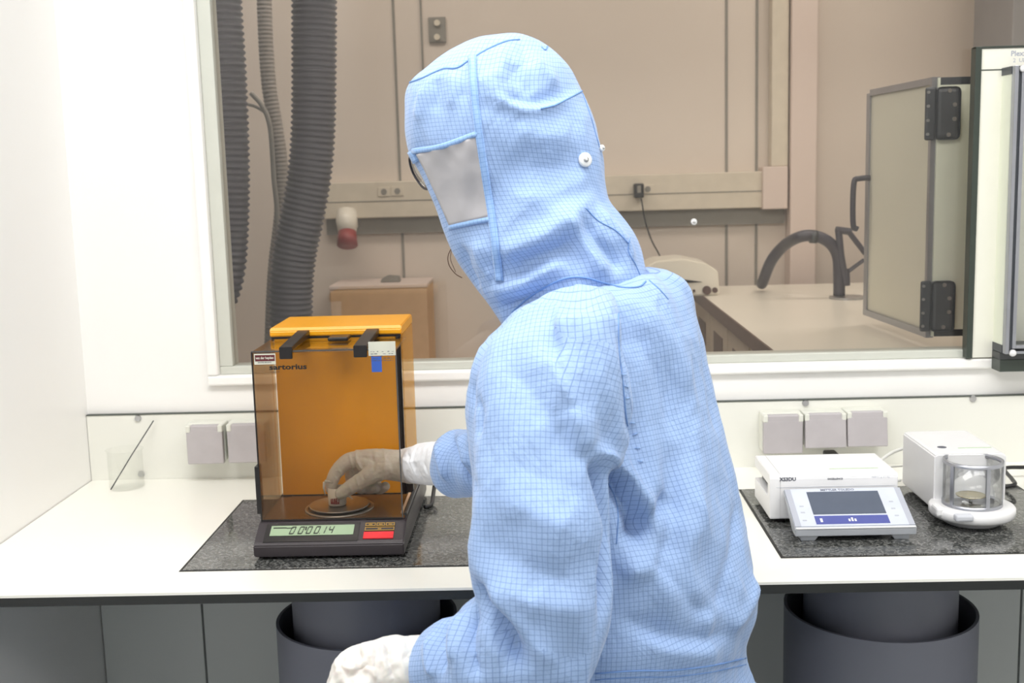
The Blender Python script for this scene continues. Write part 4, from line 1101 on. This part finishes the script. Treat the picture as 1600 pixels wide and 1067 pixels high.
for R in chainsT+leg_chains:
    b_ = bmesh.new(); loft(b_, R); me = bpy.data.meshes.new('t'); b_.to_mesh(me); b_.free(); bm.from_mesh(me); bpy.data.meshes.remove(me)
SC_ = [ring((860, 470), (960, 462), 1.235, .4, YR=1.27), ring((872, 505), (970, 505), 1.165, .40, YR=1.215), ring((878, 560), (978, 560), 1.145, .40, YR=1.195), ring((882, 620), (984, 620), 1.135, .40, YR=1.19), ring((888, 670), (984, 680), 1.14, .4, YR=1.19), ring((900, 705), (965, 715), 1.15, .4, YR=1.19)]
b_ = bmesh.new(); loft(b_, interp_rings(build_rings(SC_), 4)); me = bpy.data.meshes.new('t'); b_.to_mesh(me); b_.free(); bm.from_mesh(me); bpy.data.meshes.remove(me)
suit_me = remesh(bm, .0040, 16, .55)
tree0 = bvh(suit_me)
assign_uv(suit_me, [uvT]+chainsT[1:]+leg_chains)
SUIT_FOLDS = [
    # armpit crease and the flap above it
    ([(917, 716), (938, 740), (952, 775), (958, 820), (957, 870), (948, 930), (935, 985)], .009, -.022),
    ([(922, 700), (955, 722), (985, 752), (1010, 790), (1030, 830)], .010, .013),
    ([(935, 735), (965, 765), (990, 810), (1000, 850)], .010, -.017),
    ([(880, 640), (900, 672), (918, 708)], .012, .006),
    ([(960, 850), (1000, 822), (1035, 790), (1050, 765)], .012, -.009),
    ([(965, 905), (990, 890), (1020, 893), (1060, 925), (1110, 965)], .016, .010),
    ([(1010, 870), (1040, 900), (1085, 945), (1120, 960)], .012, -.009),
    ([(1120, 960), (1135, 905), (1150, 830), (1155, 760)], .014, -.006),
    ([(1140, 990), (1165, 955), (1180, 900)], .014, .006),
    ([(960, 960), (1020, 985), (1090, 1000), (1160, 990)], .014, -.008),
    ([(1000, 1000), (1060, 1018), (1130, 1018)], .011, .005),
    # back
    ([(968, 470), (975, 530), (978, 600), (985, 680), (995, 745)], .012, -.0055),
    ([(1000, 470), (1035, 510), (1060, 560), (1075, 630)], .018, .006),
    ([(985, 500), (1015, 550), (1045, 620), (1065, 700)], .016, -.006),
    ([(1075, 640), (1090, 720), (1090, 800), (1070, 870)], .022, .007),
    ([(1045, 680), (1055, 750), (1050, 830), (1030, 900)], .014, -.006),
    ([(1095, 520), (1105, 600), (1120, 690)], .014, -.004),
    # shoulder and upper sleeve
    ([(830, 530), (870, 590), (905, 640), (935, 700)], .022, .008),
    ([(790, 560), (830, 610), (875, 670), (905, 740)], .020, -.006),
    ([(780, 700), (830, 740), (890, 760), (935, 800)], .022, -.004),
    ([(770, 780), (830, 800), (900, 830), (945, 870)], .020, .005),
    ([(745, 830), (790, 870), (860, 900), (930, 905)], .018, -.005),
    ([(760, 900), (830, 940), (900, 950), (945, 935)], .016, .005),
    # crook of the elbow
    ([(738, 903), (752, 930), (775, 965), (800, 1010), (815, 1060)], .011, -.015),
    ([(760, 905), (790, 950), (830, 1000), (870, 1050)], .013, .008),
    ([(745, 945), (735, 985), (738, 1030), (750, 1065)], .009, -.010),
    ([(722, 950), (708, 990), (708, 1040)], .010, .007),
    ([(700, 965), (686, 1005), (690, 1060)], .007, -.009),
    ([(672, 985), (668, 1030), (676, 1065)], .007, .006),
    ([(765, 925), (768, 980), (785, 1050)], .010, .006),
    # far arm and its cuff
    ([(706, 672), (708, 700), (724, 735), (745, 765)], .007, -.012),
    ([(716, 672), (722, 700), (738, 730)], .007, .006),
    ([(690, 675), (688, 710), (700, 760)], .007, .006),
    ([(735, 600), (745, 640), (742, 690)], .010, -.007),
]
folds(suit_me, tree0, SUIT_FOLDS)
crumple(suit_me, .0070, 5.0, 3.1, (1.5, 1.5, .6))
crumple(suit_me, .0024, 12.0, 8.7, (1.3, 1.3, .6))
suit = obj('coverall', suit_me, M['fabric'], per, True)
suit['label'] = 'light blue coverall with fine dark blue grid'
tree_s = bvh(suit_me)

# ---- hood ---------------------------------------------------------------
H_ = [ring((772, 53), (815, 52), 1.40, .8), ring((722, 68), (850, 68), 1.40, .85), ring((668, 103), (884, 98), 1.40, .9), ring((637, 134), (906, 138), 1.40, .88),
      ring((630, 178), (927, 185), 1.40, .85), ring((636, 228), (941, 236), 1.395, .82), ring((658, 276), (945, 286), 1.39, .80), ring((680, 322), (952, 316), 1.385, .78),
      ring((694, 362), (976, 346), 1.38, .76), ring((712, 402), (996, 376), 1.375, .76), ring((735, 442), (1005, 408), 1.37, .74), ring((766, 482), (1009, 440), 1.36, .74),
      ring((792, 520), (990, 480), 1.36, .72), ring((815, 560), (975, 510), 1.355, .68)]
hchain = interp_rings(build_rings(H_), 4)
hood_me = remesh(loft(bmesh.new(), hchain, 56), .0034, 7, .5)
assign_uv(hood_me, [hchain])
tree0 = bvh(hood_me)
HOOD_FOLDS = [
    # flap over the back of the head
    ([(770, 148), (800, 165), (830, 172), (862, 165), (905, 146)], .007, .007),
    ([(770, 140), (800, 155), (830, 161), (862, 154), (898, 136)], .009, -.006),
    ([(752, 110), (770, 140), (800, 165)], .012, .004),
    ([(800, 95), (812, 125), (835, 150)], .010, -.004), ([(835, 85), (850, 110), (875, 135)], .010, .004),
    ([(660, 135), (655, 160), (650, 190)], .008, .003), ([(680, 118), (682, 145), (678, 180)], .007, -.003), ([(705, 110), (706, 140), (702, 175)], .008, .0035), ([(722, 100), (724, 130), (722, 160)], .006, -.003),
    ([(780, 72), (784, 100), (782, 130)], .008, .003), ([(815, 65), (820, 85), (835, 105)], .007, -.003),
    # neck
    ([(775, 400), (800, 390), (850, 370), (890, 340), (930, 300)], .014, .008),
    ([(790, 440), (830, 410), (880, 385), (905, 350)], .014, -.009),
    ([(885, 335), (905, 370), (930, 410), (955, 440)], .010, .009),
    ([(905, 330), (930, 370), (955, 400), (975, 430)], .010, -.008),
    ([(930, 320), (955, 350), (980, 385), (985, 425)], .009, .006),
    ([(760, 455), (800, 450), (850, 425), (890, 410)], .012, .008),
    ([(775, 485), (820, 470), (860, 440)], .010, -.008),
    ([(790, 240), (830, 260), (880, 260), (920, 245)], .022, -.004),
    ([(790, 300), (840, 310), (890, 290), (935, 260)], .018, .005),
    ([(720, 380), (730, 420), (750, 455)], .010, -.005), ([(745, 370), (755, 410), (775, 440)], .012, .005),
    ([(800, 200), (850, 215), (900, 200)], .02, .004),
]
folds(hood_me, tree0, HOOD_FOLDS)
crumple(hood_me, .0026, 9.0, 1.3, (1.2, 1.2, .8))
hood = obj('hood', hood_me, M['fabric'], per, True); hood['label'] = 'light blue gridded hood with grey see-through side panel'
tree_h = bvh(hood_me)

# visor panel (grey vinyl) and its bindings
def patch(tree, q, off, m_, name, parent, nu=22, nv=26, bulge=0):
    rows = []
    for i in range(nv+1):
        v = i/nv; row = []
        for j in range(nu+1):
            u = j/nu
            x = (q[0][0]*(1-u)+q[1][0]*u)*(1-v)+(q[3][0]*(1-u)+q[2][0]*u)*v
            y = (q[0][1]*(1-u)+q[1][1]*u)*(1-v)+(q[3][1]*(1-u)+q[2][1]*u)*v
            x += bulge*math.sin(PI*v)*(1-u)
            l, nr = hit(tree, x, y)
            if l is None: row = None; break
            k = min(u, 1-u, v, 1-v)
            row.append(l+nr*(off+.0012*math.sin(u*9+v*5)*min(1, k*6)+.0010*math.sin(u*23-v*6+1)*max(0, 1-v*3)))
        if row: rows.append(row)
    return grid_mesh(rows, m_, name, parent, .0006)
vis = patch(tree_h, [(653, 240), (745, 213), (766, 339), (704, 352)], .0020, M['visor'], 'side_window', hood, bulge=1); vis['label'] = 'cloudy grey vinyl window'
b1 = band(tree_h, [(646, 236), (690, 229), (746, 209)], 9, .0030, M['fabricband'], 'binding_tape', hood)
b2_ = band(tree_h, [(703, 355), (735, 348), (768, 342)], 9, .0028, M['fabricband'], 'binding_tape', hood)
b3 = band(tree_h, [(738, 88), (740, 130), (746, 190), (756, 260), (768, 335), (775, 390), (781, 440)], 13, .0030, M['fabricband'], 'binding_tape', hood)
b4 = band(tree_h, [(643, 236), (656, 262), (671, 292), (683, 324), (695, 358), (709, 390)], 9, .0035, M['fabricband'], 'face_opening_edge', hood)
for nm, pts, r in (
    ('crown_seam', [(638, 130), (660, 122), (692, 108), (714, 106), (735, 93), (760, 78), (790, 65), (812, 62)], .0011),
    ('crown_seam', [(846, 74), (852, 78), (856, 70)], .0009),
    ('stitch_line', [(733, 92), (735, 130), (741, 190), (751, 260), (763, 338)], .0005),
    ('stitch_line', [(750, 209), (760, 262), (771, 330), (777, 400), (778, 440)], .0005),
    ('stitch_line', [(652, 242), (690, 234), (745, 214)], .0007),
    ('stitch_line', [(704, 352), (735, 346), (766, 339)], .0006),
    ('stitch_line', [(915, 325), (935, 345), (962, 360), (982, 380)], .0007),
    ('stitch_line', [(984, 372), (982, 392), (992, 412), (1000, 430)], .0006),
    ('stitch_line', [(910, 146), (922, 180), (932, 215), (938, 235)], .0006),
    ('flap_edge', [(845, 170), (868, 164), (890, 153), (912, 141)], .0010)):
    seam(tree_h, pts, r, M['stitch'], nm, hood)
band(tree_h, [(912, 142), (925, 175), (934, 210), (940, 240)], 9, .0022, M['fabricband'], 'flap_binding', hood)
# snap buttons
def snap(tree, px, py, r, off=.002):
    l, nr = hit(tree, px, py)
    if l is None: return
    nr = (nr-FWD*.6).normalized()
    s = obj('snap_button', tube(bmesh.new(), [l+nr*(off-.002), l+nr*(off+.0012), l+nr*(off+.0024)], [r, r, r*.82], 28), M['snap'], hood, True); s['label'] = 'round white snap button'
    obj('snap_centre', tube(bmesh.new(), [l+nr*(off+.002), l+nr*(off+.0034)], [r*.42, r*.36], 18), M['steel'], s, True)
    obj('snap_pin', tube(bmesh.new(), [l+nr*(off+.003), l+nr*(off+.0042)], [r*.2, r*.16], 14), M['snap'], s, True)
snap(tree_h, 913, 250, .0082)
snap(tree_h, 938, 232, .0040)
# collar seam and back seams of the coverall
for nm, pts, r in (
    ('collar_seam', [(800, 488), (830, 462), (862, 443), (888, 434), (915, 434), (945, 442), (972, 449), (998, 448), (1009, 440)], .0011),
    ('yoke_seam', [(1014, 438), (1030, 452), (1044, 468)], .0007),
    ('back_seam', [(966, 462), (966, 500), (967, 550), (973, 600), (978, 650), (985, 690), (995, 740), (997, 760)], .0008),
    ('armhole_seam', [(938, 738), (955, 762), (965, 800), (963, 850)], .0007),
    ('waist_seam', [(930, 1052), (990, 1048), (1050, 1047), (1110, 1040), (1165, 1028)], .0009),
    ('waist_seam', [(930, 1062), (990, 1058), (1050, 1057), (1110, 1050), (1165, 1038)], .0006)):
    seam([tree_s, tree_h] if nm == 'collar_seam' else tree_s, pts, r, M['stitch'], nm, suit)
# gathered stitches down the back seam
bm = bmesh.new(); random.seed(11)
for (x, y) in [(967, 560), (970, 585), (973, 602), (976, 622), (980, 642), (984, 660), (988, 680), (992, 700), (996, 720)]:
    l, nr = hit(tree_s, x, y); l2, nr2 = hit(tree_s, x+9, y+random.uniform(-5, 5))
    if l and l2 and (l-l2).length < .03: tube(bm, [l+nr*.0006, (l+l2)/2+nr*.0016, l2+nr2*.0004], [.0003, .0008, .0003], 6)
obj('gathers', bm, M['fabricband'], suit, True)

# ---- body inside the clothes ------------------------------------------------
bm = bmesh.new()
for R in [chainsT[0], chainsT[1], chainsT[2], chainsT[3]]+leg_chains:
    b_ = bmesh.new(); loft(b_, R, 24, (.70 if R is chainsT[0] else .62)); me = bpy.data.meshes.new('t'); b_.to_mesh(me); b_.free(); bm.from_mesh(me); bpy.data.meshes.remove(me)
hc = Vector((at(782, 250, 1.40).x, 1.40, at(782, 250, 1.40).z)); face = Vector((-.80, .60, -.12)).normalized(); hup = Vector((-.20, .12, 1)).normalized(); hs_ = face.cross(hup).normalized(); hup = hs_.cross(face).normalized()
def hp(f, s, u): return hc+face*f+hs_*s+hup*u
b_ = bmesh.new()
prof = [(-.115, .02, .01, .0), (-.10, .052, .048, .0), (-.075, .066, .066, .01), (-.04, .072, .082, .004), (0, .075, .092, 0), (.04, .075, .095, -.004), (.075, .066, .082, -.008), (.10, .045, .055, -.01), (.112, .015, .02, -.01)]
loft(b_, [(hp(off+(.012 if z < -.05 else 0), 0, z*.92), hs_*a_*.92, face*bb*.9) for (z, a_, bb, off) in prof], 28)
me = bpy.data.meshes.new('t'); b_.to_mesh(me); b_.free(); bm.from_mesh(me); bpy.data.meshes.remove(me)
nk = bmesh.new(); tube(nk, [hp(-.02, 0, -.06), at(900, 450, 1.36), at(925, 520, 1.34)], [.055, .055, .07], 20); me = bpy.data.meshes.new('t'); nk.to_mesh(me); nk.free(); bm.from_mesh(me); bpy.data.meshes.remove(me)
nz = bmesh.new(); capsule_tube(nz, [hp(.088, 0, .012), hp(.098, 0, -.012), hp(.104, 0, -.030)], [.007, .009, .012], 10); 
for s in (-1, 1): capsule_tube(nz, [hp(.098, .009*s, -.033), hp(.092, .012*s, -.033)], [.006, .006], 8); capsule_tube(nz, [hp(-.005, .074*s, .012), hp(-.010, .080*s, -.01), hp(-.004, .076*s, -.030)], [.009, .010, .007], 8)
capsule_tube(nz, [hp(.086, -.02, -.060), hp(.092, 0, -.058), hp(.086, .02, -.060)], [.004, .006, .004], 8)
capsule_tube(nz, [hp(.085, -.016, -.070), hp(.090, 0, -.070), hp(.085, .016, -.070)], [.004, .006, .004], 8)
me = bpy.data.meshes.new('t'); nz.to_mesh(me); nz.free(); bm.from_mesh(me); bpy.data.meshes.remove(me)
body_me = remesh(bm, .005, 3, .5)
obj('body', body_me, M['skin'], per, True)

# ---- glasses and a loose strand of hair -----------------------------------
gl = obj('glasses', bmesh.new(), M['char'], per); bm = bmesh.new()
rim = [at(x, y, Y_) for (x, y, Y_) in ((648, 244, 1.385), (640, 247, 1.40), (643, 264, 1.41), (651, 280, 1.41), (664, 295, 1.40), (676, 290, 1.38), (668, 268, 1.375), (655, 250, 1.375))]
tube(bm, catmull(rim+[rim[0]], 5), .0015, 8)
tube(bm, [at(646, 249, 1.385), at(700, 262, 1.36), at(760, 262, 1.40)], .0012, 8)
bm.to_mesh(gl.data); bm.free()
bm = bmesh.new(); bm.faces.new([bm.verts.new(p) for p in rim]); ln = obj('lens', bm, M['glass'], gl); md = ln.modifiers.new('t', 'SOLIDIFY'); md.thickness = .0015
bm = bmesh.new()
tube(bm, [at(x, y, 1.40) for x, y in ((707, 385), (700, 400), (702, 415), (712, 428), (722, 434))], .0006, 6, 5)
tube(bm, [at(x, y, 1.40) for x, y in ((706, 388), (704, 405), (712, 425))], .0004, 6, 5)
obj('hair_strand', bm, M['hair'], per, True)

# ---- gloved hands ------------------------------------------------------------
def hand_mesh(parts, voxel=.0013, sm=5):
    bm = bmesh.new()
    for pts, rad in parts:
        b_ = bmesh.new(); capsule_tube(b_, pts, rad, 14, 4); bmesh.ops.recalc_face_normals(b_, faces=b_.faces); me = bpy.data.meshes.new('t'); b_.to_mesh(me); b_.free(); bm.from_mesh(me); bpy.data.meshes.remove(me)
    return remesh(bm, voxel, sm, .5)
def A_(x, y, Y_): return at(x, y, Y_)
right = [
    # palm: metacarpal rods, thumb side nearest the viewer
    ([A_(645, 730, 1.80), A_(605, 728, 1.81), A_(572, 724, 1.82)], [.0245, .0225, .0165]),
    ([A_(645, 728, 1.805), A_(600, 720, 1.815), A_(562, 716, 1.83)], [.023, .0200, .0150]),
    ([A_(645, 732, 1.812), A_(604, 724, 1.83), A_(570, 722, 1.845)], [.022, .019, .0145]),
    ([A_(643, 736, 1.818), A_(608, 732, 1.840), A_(582, 732, 1.858)], [.021, .018, .0130]),
    # index finger: arches over and down to the cup
    ([A_(563, 716, 1.829), A_(543, 721, 1.830), A_(527, 736, 1.830), A_(519, 752, 1.830), A_(517, 764, 1.830)], [.0145, .0130, .0115, .0102, .0085]),
    # thumb: nearer, leaves the side of the palm
    ([A_(604, 732, 1.797), A_(584, 740, 1.797), A_(562, 752, 1.800), A_(545, 763, 1.804), A_(532, 771, 1.806)], [.0180, .0150, .0130, .0118, .0095]),
    # middle, ring and little finger curled under the palm
    ([A_(567, 722, 1.846), A_(550, 738, 1.852), A_(552, 756, 1.852), A_(565, 764, 1.848)], [.0125, .0110, .0100, .0085]),
    ([A_(576, 728, 1.858), A_(564, 746, 1.862), A_(572, 762, 1.856), A_(586, 762, 1.846)], [.0120, .0106, .0098, .0088]),
    ([A_(592, 736, 1.866), A_(586, 752, 1.868), A_(592, 764, 1.860), A_(602, 760, 1.848)], [.0108, .0098, .0090, .0080]),
]
rg_me = hand_mesh(right)
tr_ = bvh(rg_me)
folds(rg_me, tr_, [([(556, 702), (558, 718), (566, 734)], .0022, .0022), ([(545, 708), (549, 722), (556, 736)], .0018, .0016), ([(556, 744), (560, 758), (566, 768)], .002, .0018), ([(566, 740), (570, 752), (575, 762)], .0018, -.0014),
    ([(527, 732), (535, 740), (544, 746)], .0015, .0012), ([(522, 745), (530, 751), (536, 756)], .0015, .0012), ([(545, 757), (550, 768), (553, 775)], .0015, .0013),
    ([(580, 705), (583, 730), (580, 755)], .004, -.0018), ([(600, 702), (602, 730), (598, 760)], .003, .0015), ([(568, 715), (590, 722), (615, 722)], .004, -.0015)])
crumple(rg_me, .0009, 60, 4.4)
gr = obj('glove', rg_me, M['nitrile'], per, True); gr['label'] = 'thin white glove on the hand inside the balance'
# torn fingertip frills of the glove beside the cup
bm = bmesh.new()
for (pts, r) in (([(507, 753, 1.815), (506, 762, 1.815), (508, 773, 1.814)], .0016), ([(508, 752, 1.812), (513, 752, 1.815), (520, 755, 1.818)], .0016), ([(541, 773, 1.806), (547, 776, 1.806), (551, 780, 1.805)], .0014)):
    tube(bm, [at(*p) for p in pts], [r*1.6, r*1.2, r*.4], 8)
obj('loose_tip', bm, M['nitrile'], gr, True)
# white inner sleeve of the far arm
S1 = [ring((718, 690), (718, 758), 1.645, .8), ring((700, 690), (700, 758), 1.67, .8), ring((676, 690), (676, 758), 1.725, .85), ring((655, 693), (656, 756), 1.772, .85), ring((638, 699), (639, 753), 1.803, .75), ring((618, 704), (618, 748), 1.815, .7)]
R1 = interp_rings(build_rings(S1), 5)
s_me = remesh(loft(bmesh.new(), R1, 36), .0018, 4)
t1 = bvh(s_me); folds(s_me, t1, [([(634, 700), (640, 725), (650, 750)], .003, -.003), ([(648, 698), (645, 725), (655, 752)], .004, .0025), ([(660, 720), (668, 740), (675, 756)], .003, -.002), ([(626, 715), (640, 722), (660, 718)], .003, .002), ([(675, 700), (680, 725), (676, 750)], .003, -.002)])
crumple(s_me, .0013, 34, 2.2)
obj('inner_sleeve', s_me, M['innersleeve'], per, True)
# near hand, lying closed on the thigh
S = 1.195
left = [
    ([A_(650, 1045, S), A_(612, 1045, S), A_(572, 1052, S)], [.033, .034, .026]),
    ([A_(650, 1030, S), A_(615, 1028, S), A_(578, 1030, S-.004)], [.022, .024, .019]),
    ([A_(650, 1065, S), A_(612, 1068, S+.01), A_(575, 1075, S+.01)], [.022, .024, .019]),
    ([A_(580, 1026, S), A_(550, 1034, S), A_(528, 1056, S), A_(524, 1085, S+.005)], [.0165, .0145, .0130, .011]),
    ([A_(575, 1045, S-.015), A_(548, 1052, S-.018), A_(528, 1078, S-.016), A_(530, 1105, S-.01)], [.0160, .0140, .0125, .0105]),
    ([A_(575, 1062, S-.02), A_(552, 1074, S-.026), A_(540, 1100, S-.022), A_(546, 1125, S-.012)], [.0155, .0135, .0120, .0100]),
    ([A_(580, 1078, S-.02), A_(562, 1094, S-.028), A_(556, 1118, S-.022), A_(566, 1136, S-.01)], [.0140, .0125, .0110, .0095]),
    ([A_(622, 1050, S+.03), A_(590, 1060, S+.045), A_(562, 1080, S+.045), A_(548, 1100, S+.035)], [.0185, .0160, .0140, .0110]),
]
lg_me = hand_mesh(left, .0018, 6)
t1 = bvh(lg_me)
folds(lg_me, t1, [([(560, 1010), (562, 1035), (570, 1067)], .0035, -.004), ([(585, 1000), (580, 1030), (590, 1067)], .0035, .0035), ([(610, 998), (606, 1030), (618, 1067)], .0035, -.004), ([(596, 1002), (600, 1030), (612, 1060)], .003, .003), ([(545, 1060), (570, 1040), (590, 1045)], .003, -.003), ([(528, 1035), (545, 1045), (560, 1045)], .003, .002), ([(540, 1018), (535, 1040), (545, 1064)], .003, -.002), ([(632, 996), (628, 1030), (636, 1067)], .003, .002)])
crumple(lg_me, .0032, 26, 6.1)
gv = obj('glove', lg_me, M['nitrile'], per, True); gv['label'] = 'wrinkled white glove on the near hand'
S2 = [ring((672, 997), (676, 1098), S-.005, .8), ring((650, 995), (652, 1100), S, .85), ring((630, 997), (632, 1092), S, .8)]
c_me = remesh(loft(bmesh.new(), interp_rings(build_rings(S2), 4), 32), .002, 3); crumple(c_me, .0016, 30, 5.0)
obj('glove_cuff', c_me, M['nitrile'], gv, True)

# ---- boots and the stool under the person (below the picture) ------------------
for R, ank in legs:
    b_ = bmesh.new()
    bo = [(ank+Vector((0, 0, .10)), sd*.058, fw*.060), (ank+Vector((0, 0, .02)), sd*.052, fw*.058), (ank+fw*.01+Vector((0, 0, -.04)), sd*.050, fw*.075), (ank+fw*.055+Vector((0, 0, -.07)), sd*.048, fw*.125), (ank+fw*.06+Vector((0, 0, -.0985)), sd*.050, fw*.132)]
    obj('boot', loft(b_, interp_rings(bo, 4), 28), M['shoe'], per, True)
st_ = thing('lab_stool', 'round black stool under the seated person', 'stool', (HP.x, HP.y, FLOOR))
zt = HP.z-.098
obj('seat', lathe(bmesh.new(), [(0, zt), (.16, zt), (.185, zt-.012), (.19, zt-.035), (.17, zt-.05), (0, zt-.05)], HP.x, HP.y, 48), M['black'], st_, True)
obj('column', lathe(bmesh.new(), [(0, zt-.05), (.022, zt-.05), (.022, FLOOR+.09), (.03, FLOOR+.06), (0, FLOOR+.05)], HP.x, HP.y, 24), M['steel'], st_, True)
for k in range(5):
    a_ = 2*PI*k/5+.3; u = Vector((math.cos(a_), math.sin(a_), 0)); c_ = Vector((HP.x, HP.y, FLOOR+.07))
    obj('leg', tube(bmesh.new(), [c_, c_+u*.15-Vector((0, 0, .01)), c_+u*.26-Vector((0, 0, .05))], [.016, .014, .018], 10), M['dark_metal'], st_, True)
